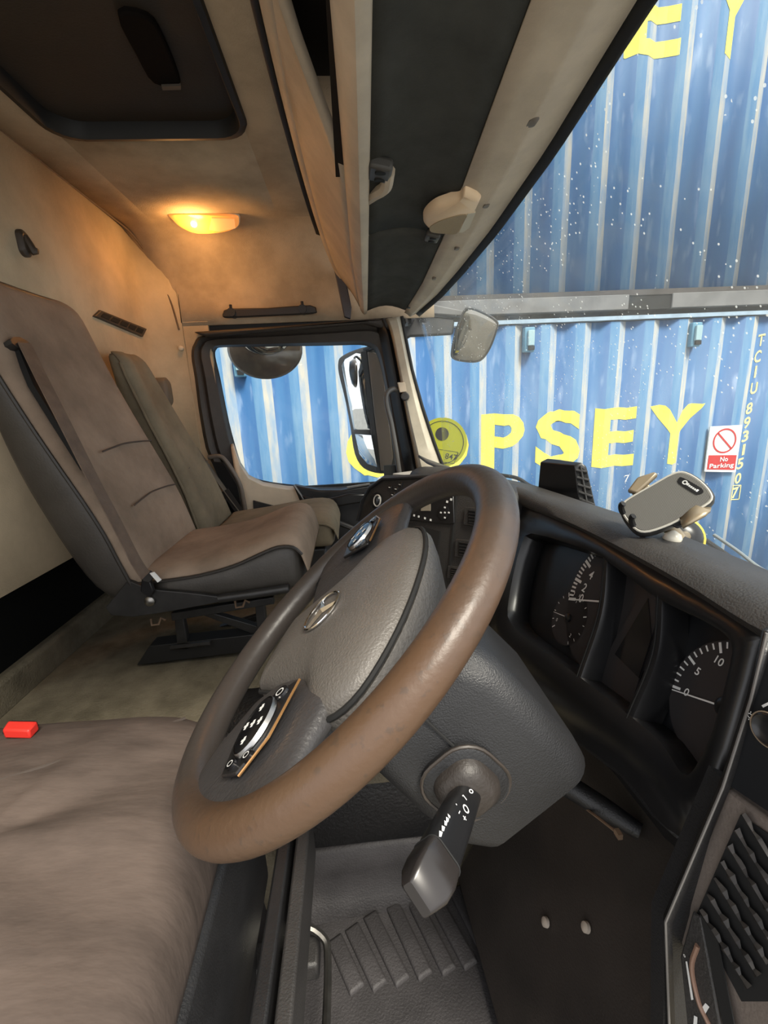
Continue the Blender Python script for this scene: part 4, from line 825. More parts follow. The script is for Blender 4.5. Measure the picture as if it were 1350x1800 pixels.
for t, dx, r in ((0.32, side * 0.001, 0.0036),):
    mb.grid([[P0(t, dx) + sd * (q * math.cos(a)) + sv_ * (q * math.sin(a)) for a in ang] for q in (r, r * 0.65)], True)
obj('ring_symbol', mb, white, stl)
def smark(pts, mbx, t, dx, hh=0.0133): mbx.add([P0(t, dx, hh) + sd * a + sv_ * (b * side) for a, b in pts], [tuple(range(len(pts)))])
def sring(mbx, t, dx, ra, rb, k=0.6, sk=0.0):
    mbx.grid([[P0(t, dx, 0.0133) + sd * (q * ra * math.cos(a)) + sv_ * (q * rb * math.sin(a) + sk * q * ra * math.cos(a)) for a in ang] for q in (1.0, k)], True)
mb = MB()
sring(mb, 0.14, side * 0.003, 0.0032, 0.0020, 0.55, 0.3)
smark(((-0.0006, -0.0025), (-0.0006, 0.0022), (0.0018, 0.0028), (0.0018, 0.0018), (0.0006, 0.0014), (0.0006, -0.0025)), mb, 0.25, side * 0.006)
smark(((-0.0022, -0.0004), (0.0022, -0.0004), (0.0022, 0.0004), (-0.0022, 0.0004)), mb, 0.395, -side * 0.001); smark(((-0.0005, -0.002), (0.0005, -0.002), (0.0005, 0.002), (-0.0005, 0.002)), mb, 0.395, -side * 0.001)
smark(((-0.0018, -0.0004), (0.0018, -0.0004), (0.0018, 0.0004), (-0.0018, 0.0004)), mb, 0.405, side * 0.005)
smark(((-0.0006, -0.0006), (0.0006, -0.0006), (0.0006, 0.0006), (-0.0006, 0.0006)), mb, 0.38, side * 0.010)
obj('stalk_print', mb, white, stl)
mb = MB()
for t, L in ((0.52, 0.0014), (0.555, 0.0026), (0.59, 0.0026), (0.64, 0.0030), (0.69, 0.0034)): smark(((-L, -0.0010), (L * 0.4, -0.0016), (L, 0.0), (-L * 0.3, 0.0018)), mb, t, side * 0.0115)
obj('wiper_print', mb, white, stl)

# ================================================================== dashboard
da = thing('dashboard', (0.45, 0.8, 0.5), 'black wrap-around dashboard with instrument cluster, vents and radio console', 'dashboard')
PP = V((0.40, 0, 0.95)); PN = V((-1.0, 0, 0.43)).normalized()
def cpl(x, y, d=0.0): return onpl(x, y, PP - PN * d, PN)
# hood lip: lateral roll above the cluster
hood_top = [at(x, y, Z=0.975) for x, y in ((1500, 1100), (1350, 1036), (1225, 978), (1100, 924), (1000, 888), (900, 853), (840, 838))] + [V((0.37, 1.38, 0.975)), V((0.27, 1.60, 0.955))]
hood_low = [cpl(x, y) + V((0, 0, 0)) for x, y in ((1500, 1190), (1342, 1112), (1220, 1035), (1100, 968), (1000, 918), (915, 884), (872, 868))] + [V((0.31, 1.34, 0.940)), V((0.21, 1.56, 0.925))]
rows = []
for t, up, bk_ in ((0, 0, 0.05), (0.0, -0.004, 0.0), (0.12, 0.004, -0.012), (0.4, 0.010, -0.016), (0.75, 0.008, -0.010), (1, 0.0, 0), (1, -0.006, 0.05)):
    rows.append(smoothopen([a.lerp(b, t) + V((bk_, 0, up)) for a, b in zip(hood_low, hood_top)], 4))
mb = MB(); mb.grid(rows); obj('hood', mb, mat('hood_plastic', (0.040, 0.036, 0.033), 0.55, var=0.2, vscale=10, bump=0.35, bscale=380), da, solid=0.008, smooth=60)
# dash top running forward to the glass
yy = [0.15 + 1.75 * k / 16 for k in range(17)]
HTX = sorted([(p.y, p.x) for p in hood_top]); 
mb = MB(); mb.grid([[V((interp(HTX, y) + 0.02 + (interp(BX, y) - 0.01 - interp(HTX, y) - 0.02) * t, y, 0.962 - (0.962 - interp(BZ, y) + 0.008) * t)) for y in yy] for t in [k / 5 for k in range(6)]]); obj('dash_top', mb, mat('dash_top_grey', (0.075, 0.072, 0.068), 0.5, var=0.15, bump=0.2, bscale=350), da, solid=0.01)
# fascia around the instrument recess
rec = [(935, 937), (1000, 954), (1057, 976), (1146, 1043), (1235, 1087), (1276, 1112), (1290, 1135), (1287, 1170), (1257, 1287), (1225, 1352), (1208, 1366), (1190, 1350), (1161, 1306), (1110, 1262), (1013, 1187), (924, 1122), (898, 1095), (893, 1070), (903, 1010), (918, 955)]
fo = [(872, 868), (985, 905), (1075, 952), (1165, 1003), (1270, 1066), (1342, 1112), (1345, 1128), (1335, 1165), (1285, 1335), (1262, 1400), (1235, 1455), (1195, 1470), (1150, 1430), (1095, 1360), (1000, 1290), (905, 1205), (850, 1150), (845, 1080), (850, 1000), (858, 920)]
R0 = [cpl(*p) for p in rec]; FO = [cpl(*p) for p in fo]
R1 = [p.lerp(q, 0.25) - PN * 0.001 + PN * 0.004 for p, q in zip(R0, FO)]
cR = sum(R0, V()) / len(R0); DD = 0.040
R2 = [cR + (p - cR) * 0.985 - PN * 0.008 for p in R0]; R3 = [cR + (p - cR) * 0.95 - PN * DD for p in R0]
mb = MB(); mb.grid([smoothclosed(r, 2) for r in (FO, R1, R0, R2, R3)], True); obj('cluster_bezel', mb, black_s, da, solid=0.004, smooth=40)
mb = MB(); bp2 = [cR + (p - cR) * 1.02 - PN * (DD + 0.002) for p in R0]; mb.prism(bp2, -PN * 0.01); cb = obj('cluster_backplate', mb, mat('cluster_black', (0.008, 0.009, 0.011), 0.35), da)
def cd(x, y, lift=0.0): return cpl(x, y, DD - 0.004 - lift)    # on the dial level
du = V((0, -1, 0)); dv = PN.cross(du); dv = dv if dv.z > 0 else -dv
def gauge(cx, cy, R, ticks, a0, a1, labels, needle, nm, small=None):
    C0 = cd(cx, cy)
    def A_(v):
        if not isinstance(v, tuple): return v
        e = cd(*v) - C0; return math.degrees(math.atan2(e.dot(dv), e.dot(du))) % 360
    a0, needle = A_(a0), A_(needle)
    if isinstance(a1, tuple): a1 = a0 + (A_(a1[:2]) - a0) * ticks / a1[2]
    labels = [(s_, A_(q_)) for s_, q_ in labels]
    def gp(r, a, lift=0.0): return C0 + du * (r * math.cos(math.radians(a))) + dv * (r * math.sin(math.radians(a))) + PN * lift
    mb = MB(); mb.loft([[gp(R, 360 * k / 48, h) for k in range(48)] for h in (-0.003, 0.0)]); g_ = obj(nm, mb, dialm, da, smooth=30)
    mb = MB()
    for i in range(ticks + 1):
        a = a0 + (a1 - a0) * i / ticks; big = i % 5 == 0; r0, r1 = R * 0.97, R * (0.80 if big else 0.87); w = R * (0.022 if big else 0.014)
        t_ = V(du) * -math.sin(math.radians(a)) + dv * math.cos(math.radians(a))
        mb.add([gp(r0, a, 0.0008) - t_ * w, gp(r0, a, 0.0008) + t_ * w, gp(r1, a, 0.0008) + t_ * w, gp(r1, a, 0.0008) - t_ * w], [(0, 1, 2, 3)])
    for s, a in labels: text(mb, s, gp(R * 0.68, a, 0.0009), du, dv, R * 0.13)
    obj('dial_marks', mb, white, g_)
    mb = MB(); a = needle; t_ = V(du) * -math.sin(math.radians(a)) + dv * math.cos(math.radians(a)); w = R * 0.014
    mb.add([gp(R * 0.12, a, 0.003) - t_ * w, gp(R * 0.12, a, 0.003) + t_ * w, gp(R * 0.93, a, 0.003) + t_ * w * 0.6, gp(R * 0.93, a, 0.003) - t_ * w * 0.6], [(0, 1, 2, 3)]); obj('needle', mb, white, g_)
    mb = MB(); mb.loft([[gp(R * r, 360 * k / 20, h) for k in range(20)] for r, h in ((0.15, 0.0), (0.15, 0.004), (0.10, 0.006))]); obj('needle_hub', mb, black_s, g_)
    return g_
def dlen(p, q): return (cd(*p) - cd(*q)).length
RL = dlen((1085, 1075), (1002, 1062)); gauge(1080, 1060, RL * 1.0, 22, (1004, 1053), (1042, 1003, 10), [('0', (1010, 1050)), ('2', (1022, 1030)), ('4', (1041, 1012))], (1004, 1054), 'left_gauge')
RS = dlen((1000, 1085), (976, 1090)); gauge(1000, 1086, RS * 1.25, 14, 230, -50, [('0', 215), ('1', 90), ('2', -40)], 195, 'small_gauge')
RR_ = dlen((1290, 1225), (1187, 1212)); gauge(1277, 1244, RR_ * 1.0, 30, (1190, 1209), (1268, 1146, 10), [('0', (1208, 1217)), ('5', (1228, 1181)), ('10', (1266, 1165))], (1190, 1215), 'right_gauge')
mb = MB(); mb.prism([cd(*p, 0.002) for p in ((1150, 1010), (1165, 1060), (1110, 1245), (1048, 1195), (1085, 1120))], PN * 0.002); obj('display_surround', mb, dialm, da)
mb = MB(); mb.prism([cd(*p, 0.0042) for p in ((1140, 1052), (1146, 1120), (1124, 1192), (1082, 1150))], PN * 0.0012); obj('display', mb, screenm, da)
# the two upright dividers
for q0, q1, q2 in (((1062, 978), (1052, 1075), (1014, 1190)), ((1157, 1042), (1147, 1150), (1102, 1262))):
    path = smoothopen([cpl(*q0, -0.002), cpl(*q1, 0.004), cpl(*q2, -0.002)], 5); rings = []
    for p in path: rings.append([p + du * a - PN * b for a, b in ((-0.011, DD), (-0.010, 0.010), (-0.006, 0.002), (0, 0), (0.006, 0.002), (0.010, 0.010), (0.011, DD))])
    mb = MB(); mb.loft(rings); dvd = obj('cluster_divider', mb, black_s, da, smooth=40)
    mb = MB(); mb.tube([p + PN * 0.0003 for p in path], 0.0008, 5); obj('divider_seam', mb, deep, dvd)
# lower fascia under the cluster and the knee panels
lowf = [[cpl(*p) for p in ((845, 1080), (850, 1150), (905, 1205), (1000, 1290), (1095, 1360), (1150, 1430), (1195, 1470))]]
lowf.append([p + V((0.06, 0.0, -0.05)) for p in lowf[0]]); lowf.append([V((0.40, p.y, 0.60)) for p in lowf[0]]); lowf.append([V((0.46, p.y, 0.30)) for p in lowf[0]]); lowf.append([V((0.50, p.y, 0.12)) for p in lowf[0]])
mb = MB(); mb.grid(lowf); obj('lower_fascia', mb, black, da, solid=0.008)
mb = MB(); mb.tube([at(975, 1372, X=0.28), at(1010, 1388, X=0.31), at(1060, 1420, X=0.335), at(1125, 1462, X=0.37)], [0.014, 0.017, 0.016, 0.012], 10); obj('column_bracket', mb, black, da, smooth=60)
mb = MB(); mb.tube([at(*p, X=0.315) for p in ((1008, 1405), (1055, 1440), (1088, 1466))], 0.002, 6); mb.box(at(1087, 1466, X=0.315), (0.006, 0.010, 0.008)); obj('bracket_clip', mb, rust, da)
# sloping brown-black pedal cover with two clips
pc = [V((0.14, 0.655, 0.35)), V((0.17, 0.30, 0.33)), V((0.43, 0.30, 0.62)), V((0.43, 0.66, 0.62))]
mb = MB(); mb.prism([V((0.17, 0.74, 0.17)), V((0.19, 0.32, 0.165)), V((0.42, 0.32, 0.66)), V((0.40, 0.74, 0.66))], V((0.02, 0, -0.01))); pcv = obj('pedal_cover', mb, panelb, da, bevel=0.006)
pn_ = (V((0.19, 0.22, 0.165)) - V((0.17, 0.68, 0.17))).cross(V((0.40, 0.68, 0.66)) - V((0.17, 0.68, 0.17))).normalized(); pn_ = pn_ if pn_.x < 0 else -pn_
for x, y in ((959, 1621), (1030, 1630)):
    P = onpl(x, y, V((0.17, 0.68, 0.17)) + pn_ * 0.002, pn_); u, v, N = frame(pn_)
    mb = MB(); mb.loft([[P + u * (r * math.cos(a)) + v * (r * math.sin(a)) + N * h for a in [2 * math.pi * k / 12 for k in range(12)]] for r, h in ((0.0075, -0.002), (0.007, 0.003), (0.003, 0.005))]); obj('clip', mb, mat('clip_tan', (0.42, 0.36, 0.30), 0.5), pcv)
# dark side panel of the footwell on the door side
mb = MB(); mb.prism([V((0.40, 0.300, 0.80)), V((0.31, 0.292, 0.86)), V((0.27, 0.290, 0.70)), V((0.30, 0.290, 0.40)), V((0.36, 0.290, 0.10)), V((0.55, 0.300, 0.10)), V((0.55, 0.300, 0.80))], (0, 0.02, 0)); obj('footwell_side', mb, black, da)
# engine tunnel flank beside the driver, leather-grained
mb = MB(); mb.grid([[V((x, y, z)) for x in (-0.30, -0.12, 0.05, 0.30)] for y, z in ((0.86, 0.60), (0.78, 0.585), (0.755, 0.54), (0.742, 0.42), (0.735, 0.30))]); obj('tunnel_panel', mb, mat('tunnel_leathergrain', (0.024, 0.023, 0.023), 0.5, var=0.2, vscale=14, bump=0.8, bscale=160), da, solid=0.01, smooth=60)
# ---- door-side end pod: switch panel, seam strip and vent grille
YE = 0.29
el_ = [(1346, 1108), (1318, 1225), (1270, 1376), (1170, 1612), (1173, 1700), (1178, 1840)]
E0 = [at(x, y, Y=YE) for x, y in el_]
pod_r = [E0, [p + V((-0.001, -0.002, 0)) for p in E0], [p + V((0.003, -0.004, 0)) for p in E0]]
mb = MB(); mb.grid([[p + V((0.06, 0.02, 0)) for p in E0]] + pod_r[:2] + [pod_r[2]]); obj('pod_edge', mb, mat('pod_edge_black', (0.020, 0.019, 0.019), 0.35, bump=0.15, bscale=350), da, solid=0.004, smooth=60)
mb = MB(); mb.tube([p + V((-0.003, -0.004, 0)) for p in E0], 0.0012, 6); obj('pod_edge_line', mb, mat('edge_line_grey', (0.16, 0.15, 0.14), 0.4), da)
# plane of the pod front
QN = V((-1.0, -0.12, 0.10)).normalized(); QP = E0[2]
def qp(x, y, d=0.0): return onpl(x, y, QP + QN * d, QN)
mb = MB(); mb.prism([qp(*p, -0.002) for p in ((1340, 1128), (1460, 1170), (1460, 1500), (1278, 1378))], -QN * 0.02); swp = obj('switch_panel', mb, mat('switch_panel_black', (0.008, 0.009, 0.011), 0.4), da)
P = qp(1362, 1282, 0.0); u, v, N = frame(QN)
def disc(mbx, c, prof, n=32): return mbx.loft([[c + u * (r * math.cos(2 * math.pi * k / n)) + v * (r * math.sin(2 * math.pi * k / n)) + N * h for k in range(n)] for r, h in prof])
mb = MB(); disc(mb, P, ((0.0135, -0.004), (0.0135, 0.006), (0.0115, 0.008), (0.0095, 0.006), (0.004, 0.005))); kn = obj('light_knob', mb, black_s, da, smooth=40)
mb = MB(); mb.tube([P + u * (0.0134 * math.cos(2 * math.pi * k / 32)) + v * (0.0134 * math.sin(2 * math.pi * k / 32)) + N * 0.0065 for k in range(33)], 0.0006, 5); obj('knob_ring', mb, mat('knob_ring_tan', (0.25, 0.19, 0.13), 0.4), kn)
mb = MB(); c = qp(1318, 1258, 0.0006); r = 0.0021
mb.grid([[c + u * (q * math.cos(2 * math.pi * k / 16)) + v * (q * math.sin(2 * math.pi * k / 16)) for k in range(16)] for q in (r, r * 0.65)], True)
for k in range(8):
    a = 2 * math.pi * k / 8; d_ = u * math.cos(a) + v * math.sin(a); e_ = N.cross(d_) * r * 0.15
    mb.add([c + d_ * r * 1.3 - e_, c + d_ * r * 1.3 + e_, c + d_ * r * 1.9 + e_, c + d_ * r * 1.9 - e_], [(0, 1, 2, 3)])
p0, p1 = qp(1340, 1242, 0.0008), qp(1356, 1234, 0.0008); e_ = N.cross((p1 - p0).normalized()) * 0.0009
mb.add([p0 - e_, p0 + e_, p1 + e_, p1 - e_], [(0, 1, 2, 3)]); obj('light_symbol', mb, white, swp)
# vent grille with toothed vanes
gb = [(1277, 1384), (1400, 1478), (1460, 1520), (1460, 1840), (1255, 1840), (1190, 1640), (1186, 1612), (1255, 1440)]
mb = MB(); mb.prism([qp(*p, -0.006) for p in gb], -QN * 0.012); gr = obj('vent_surround', mb, mat('vent_grey_brown', (0.17, 0.14, 0.12), 0.45, var=0.15, bump=0.2, bscale=300), da, bevel=0.003)
mb = MB(); mb.prism([qp(*p, -0.0045) for p in ((1303, 1432), (1460, 1540), (1460, 1760), (1305, 1760), (1225, 1608))], QN * 0.0010); obj('vent_hollow', mb, deep, gr)
for i in range(7):
    ax_, ay = 1304 - i * 12.5, 1432 + i * 28
    a = (ax_, ay); L = 210 - i * 8
    d_ = V((0.52, 0.85)).normalized()
    tip = (ax_ + d_.x * L, ay + d_.y * L)
    mb = MB(); rows = []
    nn = 12
    for k in range(nn + 1):
        t = k / nn; x_, y_ = ax_ + d_.x * L * t, ay + d_.y * L * t; w = 7 + 4 * math.sin(k * 2.3 + i) * (0.5 if k % 2 else 1)
        rows.append([qp(x_ - d_.y * w + 5, y_ + d_.x * w - 5, -0.003), qp(x_, y_, 0.0035), qp(x_ + d_.y * w, y_ - d_.x * w, 0.001), qp(x_ + d_.y * w * 0.6, y_ - d_.x * w * 0.6, -0.004)])
    mb.grid(rows, True); obj('vent_vane', mb, mat('vane_dusty_brown', (0.050, 0.042, 0.036), 0.55, var=0.6, vscale=90, col2=(0.010, 0.009, 0.008)), gr, smooth=20)
# small vent slider with white marks
mb = MB(); mb.prism([qp(*p, -0.002) for p in ((1222, 1600), (1236, 1612), (1270, 1800), (1258, 1840), (1216, 1840), (1200, 1680))], QN * 0.003); sl = obj('vent_slider', mb, dgrey, da, bevel=0.002)
mb = MB(); mb.prism([qp(*p, 0.0005) for p in ((1232, 1606), (1262, 1650), (1300, 1840), (1280, 1840))], QN * 0.001); obj('slider_slot', mb, deep, sl)
mb = MB()
def qd(pts): mb.add([qp(*p, 0.0016) for p in pts], [tuple(range(len(pts)))])
qd(((1205, 1690), (1208, 1690), (1219, 1757), (1215, 1758))); qd(((1233, 1772), (1240, 1763), (1247, 1770), (1240, 1782))); qd(((1220, 1785), (1226, 1788), (1225, 1810), (1218, 1810)))
c = qp(1203, 1680, 0.0016); r = 0.0012; mb.grid([[c + u * (q * math.cos(2 * math.pi * k / 12)) + v * (q * math.sin(2 * math.pi * k / 12)) for k in range(12)] for q in (r, r * 0.5)], True)
obj('slider_marks', mb, white, sl)
mb = MB(); mb.tube(smoothopen([qp(*p, 0.002) for p in ((1226, 1662), (1216, 1700), (1228, 1760), (1246, 1800))]), 0.0022, 8); obj('slider_wheel', mb, mat('slider_copper', (0.22, 0.13, 0.09), 0.3), sl)

# ---- centre console, turned to the driver, seen through the wheel
KP = at(663, 880, Y=1.42); K2 = at(880, 900, Y=0.98)
kd = (K2 - KP); kd.z = 0; kd.normalize(); KN = V((kd.y, -kd.x, 0)); KN = KN if KN.x < 0 else -KN; KN = (KN + V((0, 0, 0.25))).normalized()
def kp(x, y, d=0.0): return onpl(x, y, KP + KN * d, KN)
outk = [(626, 925), (632, 880), (646, 853), (672, 835), (755, 832), (880, 848), (905, 870), (905, 1060), (800, 1130), (640, 960)]
mb = MB(); mb.prism([kp(*p) for p in outk], -KN * 0.16); obj('console_body', mb, dgrey, da, bevel=0.012)
mb = MB(); mb.tube([kp(*p, 0.003) for p in ((628, 915), (637, 880), (650, 858), (674, 842), (756, 838))], 0.006, 8); obj('console_edge', mb, black, da)
ku, kv, _ = frame(KN)
def kdisc(x, y, prof, nm, m, par, n=24):
    c = kp(x, y); mb = MB(); mb.loft([[c + ku * (r * math.cos(2 * math.pi * k / n)) + kv * (r * math.sin(2 * math.pi * k / n)) + KN * h for k in range(n)] for r, h in prof]); return obj(nm, mb, m, par, smooth=40)
kk = kdisc(663, 880, ((0.028, -0.002), (0.028, 0.006), (0.020, 0.016), (0.019, 0.018)), 'rotary_knob', black_s, da)
c = kp(663, 880, 0.018); mb = MB(); mb.tube([c + ku * (0.0185 * math.cos(2 * math.pi * k / 24)) + kv * (0.0185 * math.sin(2 * math.pi * k / 24)) for k in range(25)], 0.0022, 6); obj('knob_ring', mb, mat('bright_ring', (0.62, 0.58, 0.52), 0.3), kk)
for x, y in ((686, 857), (697, 860), (691, 870), (704, 852)):
    mb = MB(); c = kp(x, y, 0.001); mb.prism([c + ku * a + kv * b for a, b in ((-0.010, -0.007), (0.010, -0.007), (0.010, 0.007), (-0.010, 0.007))], KN * 0.003); o = obj('console_switch', mb, black_s, da, bevel=0.001)
    mb = MB(); mb.add([c + KN * 0.0036 + ku * a + kv * b for a, b in ((-0.005, -0.001), (0.005, -0.001), (0.005, 0.0015), (-0.005, 0.0015))], [(0, 1, 2, 3)]); obj('switch_mark', mb, white, o)
mb = MB(); mb.prism([kp(*p, 0.001) for p in ((716, 870), (798, 868), (800, 920), (790, 922), (722, 915))], KN * 0.004); ra = obj('radio', mb, black_s, da, bevel=0.003)
mb = MB(); mb.prism([kp(*p, 0.0055) for p in ((742, 886), (757, 884), (757, 898), (740, 898))], KN * 0.001); obj('radio_display', mb, mat('radio_lcd', (0.30, 0.26, 0.20), 0.4), ra)
dp = kdisc(782, 901, ((0.022, 0.004), (0.022, 0.007), (0.017, 0.008)), 'direction_pad', black_s, ra)
mb = MB()
for dx, dy in ((0, -9), (0, 9), (-7, 0), (7, 0), (0, 0)):
    c = kp(782 + dx, 901 + dy, 0.0086); mb.add([c + ku * a + kv * b for a, b in ((-0.0035, -0.0022), (0.0035, -0.0022), (0.0035, 0.0022), (-0.0035, 0.0022))], [(0, 1, 2, 3)])
for x, y in ((728, 906), (736, 908), (747, 911), (757, 914), (793, 878), (786, 882)):
    c = kp(x, y, 0.0062); mb.add([c + ku * a + kv * b for a, b in ((-0.004, -0.003), (0.004, -0.003), (0.004, 0.003), (-0.004, 0.003))], [(0, 1, 2, 3)])
obj('radio_print', mb, white, ra)
mb = MB(); mb.prism([kp(*p, 0.002) for p in ((716, 918), (774, 934), (768, 975), (742, 962), (716, 940))], KN * 0.001); obj('console_tray', mb, deep, da)
mb = MB(); mb.prism([kp(*p, 0.001) for p in ((800, 868), (803, 868), (792, 1000), (789, 1000))], KN * 0.002); obj('console_joint', mb, deep, da)
for x, y, w, h in ((838, 910, 20, 19), (820, 966, 18, 19), (803, 1008, 14, 14)):
    mb = MB(); mb.prism([kp(x + a, y + b, 0.002) for a, b in ((-w, -h), (w + 6, -h + 4), (w, h), (-w - 2, h - 6))], KN * 0.004); vt = obj('dash_vent', mb, dgrey, da, bevel=0.002)
    mb = MB(); mb.prism([kp(x + a, y + b, 0.0062) for a, b in ((-w * 0.75, -h * 0.75), (w, -h * 0.6), (w * 0.85, h * 0.8), (-w * 0.8, h * 0.55))], KN * 0.0005); obj('vent_hole', mb, deep, vt)
    for k in range(5):
        t = -0.6 + 0.28 * k; mb = MB(); mb.tube([kp(x - w * 0.7, y + h * t - 1, 0.009), kp(x + w * 0.9, y + h * (t + 0.12) + 1, 0.009)], 0.0022, 5); obj('vent_slat', mb, black, vt)
# strip of dash top at the passenger pillar, its daylight put into the pale colour
mb = MB(); mb.prism([at(*p, Z=0.90) for p in ((690, 832), (735, 826), (785, 822), (800, 838), (740, 838))], (0, 0, -0.02)); obj('dash_corner', mb, mat('dash_corner_lit', (0.42, 0.40, 0.37), 0.5), da, bevel=0.003)

# ---- rubber mat with raised ribs
fm = thing('floor_mat', (0.0, 0.55, 0.13), "black ribbed rubber mat in the driver's footwell", 'mat')
mo = [(-0.235, 0.42), (-0.240, 0.67), (-0.225, 0.72), (-0.10, 0.73), (0.02, 0.733), (0.14, 0.73), (0.20, 0.68), (0.21, 0.42), (0.20, 0.30), (-0.20, 0.30)]
MZ = 0.13
mb = MB(); mb.loft([[V((x, y, MZ)) for x, y in mo], [V((x, y, MZ + 0.012)) for x, y in mo], [V((x * 0.99, y - 0.003, MZ + 0.016)) for x, y in mo]]); obj('mat_sheet', mb, matrub, fm)
flange = [(-0.238, 0.42), (-0.238, 0.67), (-0.215, 0.715), (-0.10, 0.724), (0.02, 0.728), (0.13, 0.724)]
mb = MB(); rows = []
for dx, z in ((0.030, MZ + 0.014), (0.004, MZ + 0.03), (-0.004, MZ + 0.10), (-0.002, MZ + 0.155), (-0.016, MZ + 0.165)):
    rows.append(smoothopen([V((x + (dx if x < -0.23 else dx * 0.4 if x < -0.2 else 0), y - (dx if x > -0.23 else 0), z)) for x, y in flange], 4))
mb.grid(rows); obj('mat_flange', mb, matrub, fm, solid=0.006, smooth=60)
r0 = [((588, 1648), (628, 1738)), ((618, 1628), (668, 1732)), ((650, 1606), (708, 1724)), ((690, 1590), (748, 1714)), ((726, 1580), (790, 1706)), ((760, 1572), (828, 1696)), ((798, 1560), (866, 1688))]
for (a, b) in r0:
    A = at(*a, Z=MZ + 0.02); B = at(*b, Z=MZ + 0.02); d_ = (B - A).normalized(); e_ = V((-d_.y, d_.x, 0)) * 0.0155
    A = V((A.x, A.y, MZ + 0.014)); B = V((B.x, B.y, MZ + 0.014)); A2, B2 = A + d_ * 0.0, B
    mb = MB(); mb.loft([[A2 - e_ * s - d_ * g_, A2 + e_ * s - d_ * g_, B2 + e_ * s + d_ * g_, B2 - e_ * s + d_ * g_] for s, g_ in ((1, 0.002), (1, 0.002), (0.8, -0.002))][:1] + [[p + V((0, 0, 0.006)) for p in (A2 - e_, A2 + e_, B2 + e_, B2 - e_)], [p + V((0, 0, 0.009)) for p in (A2 - e_ * 0.75 + d_ * 0.004, A2 + e_ * 0.75 + d_ * 0.004, B2 + e_ * 0.75 - d_ * 0.004, B2 - e_ * 0.75 - d_ * 0.004)]]); obj('rib', mb, matrub, fm, bevel=0.002)

# ================================================================== things on the dash and the glass
ph = thing('phone_holder', at(1170, 935, Y=0.60), 'grey and black phone cradle on the dash top against the windscreen', 'phone holder')
HN = V((-0.55, -0.62, 0.56)).normalized(); HP = at(1170, 880, Y=0.60)
def hp(x, y, d=0.0): return onpl(x, y, HP + HN * d, HN)
hb = smoothclosed([hp(*p) for p in ((1092, 886), (1108, 874), (1150, 850), (1185, 831), (1207, 829), (1235, 845), (1255, 868), (1252, 884), (1215, 905), (1180, 924), (1140, 938), (1118, 936), (1100, 918), (1090, 900))], 3)
hc_ = sum(hb, V()) / len(hb)
mb = MB(); mb.loft([[p - HN * 0.014 for p in hb], [p for p in hb], [hc_ + (p - hc_) * 0.97 + HN * 0.002 for p in hb]]); cr_ = obj('cradle', mb, mat('cradle_frame_black', (0.030, 0.029, 0.028), 0.35), ph, smooth=40)
pad_m = mat('cradle_pad_grey', (0.085, 0.080, 0.070), 0.6)
def chev():
    n = pad_m.node_tree.nodes; l = pad_m.node_tree.links; b = n['Principled BSDF']
    w = n.new('ShaderNodeTexWave'); w.inputs['Scale'].default_value = 220; w.inputs['Distortion'].default_value = 0.5; tc = n.new('ShaderNodeTexCoord'); l.new(tc.outputs['Object'], w.inputs['Vector'])
    bp = n.new('ShaderNodeBump'); bp.inputs['Strength'].default_value = 0.25; bp.inputs['Distance'].default_value = 0.001; l.new(w.outputs['Fac'], bp.inputs['Height']); l.new(bp.outputs['Normal'], b.inputs['Normal'])
chev()
mb = MB(); mb.prism([hc_ + (p - hc_) * 0.90 + HN * 0.002 for p in hb], HN * 0.002); obj('cradle_pad', mb, pad_m, ph)
mb = MB(); mb.tube([hc_ + (p - hc_) * 0.935 + HN * 0.002 for p in hb] + [hc_ + (hb[0] - hc_) * 0.935 + HN * 0.002], 0.002, 6); obj('cradle_lip', mb, mat('cradle_rim_grey', (0.42, 0.40, 0.35), 0.4), ph)
mb = MB(); q = smoothclosed([hp(*p, 0.0045) for p in ((1193, 842), (1200, 840), (1232, 858), (1236, 866), (1228, 869), (1222, 868), (1194, 850))], 3); mb.prism(q, HN * 0.001); bdg = obj('badge_plate', mb, black_s, cr_)
mb = MB(); a_, b_ = hp(1200, 845, 0.006), hp(1226, 862, 0.006); bu_ = (b_ - a_).normalized(); bv_ = HN.cross(bu_); bv_ = bv_ if bv_.z > 0 else -bv_
c = hp(1204, 848, 0.006); mb.grid([[c + bu_ * (r * math.cos(2 * math.pi * k / 16)) + bv_ * (r * math.sin(2 * math.pi * k / 16)) for k in range(16)] for r in (0.0035, 0.0018)], True)
c = hp(1217, 857, 0.006)
for k in range(6):
    o_ = bu_ * (-0.0075 + 0.003 * k); mb.add([c + o_ + bu_ * a + bv_ * b for a, b in ((-0.0012, -0.0016), (0.0012, -0.0016), (0.0012, 0.0012 + 0.001 * (k in (0, 5))), (-0.0012, 0.0012 + 0.001 * (k in (0, 5))))], [(0, 1, 2, 3)]); obj('badge_print', mb, white, bdg)
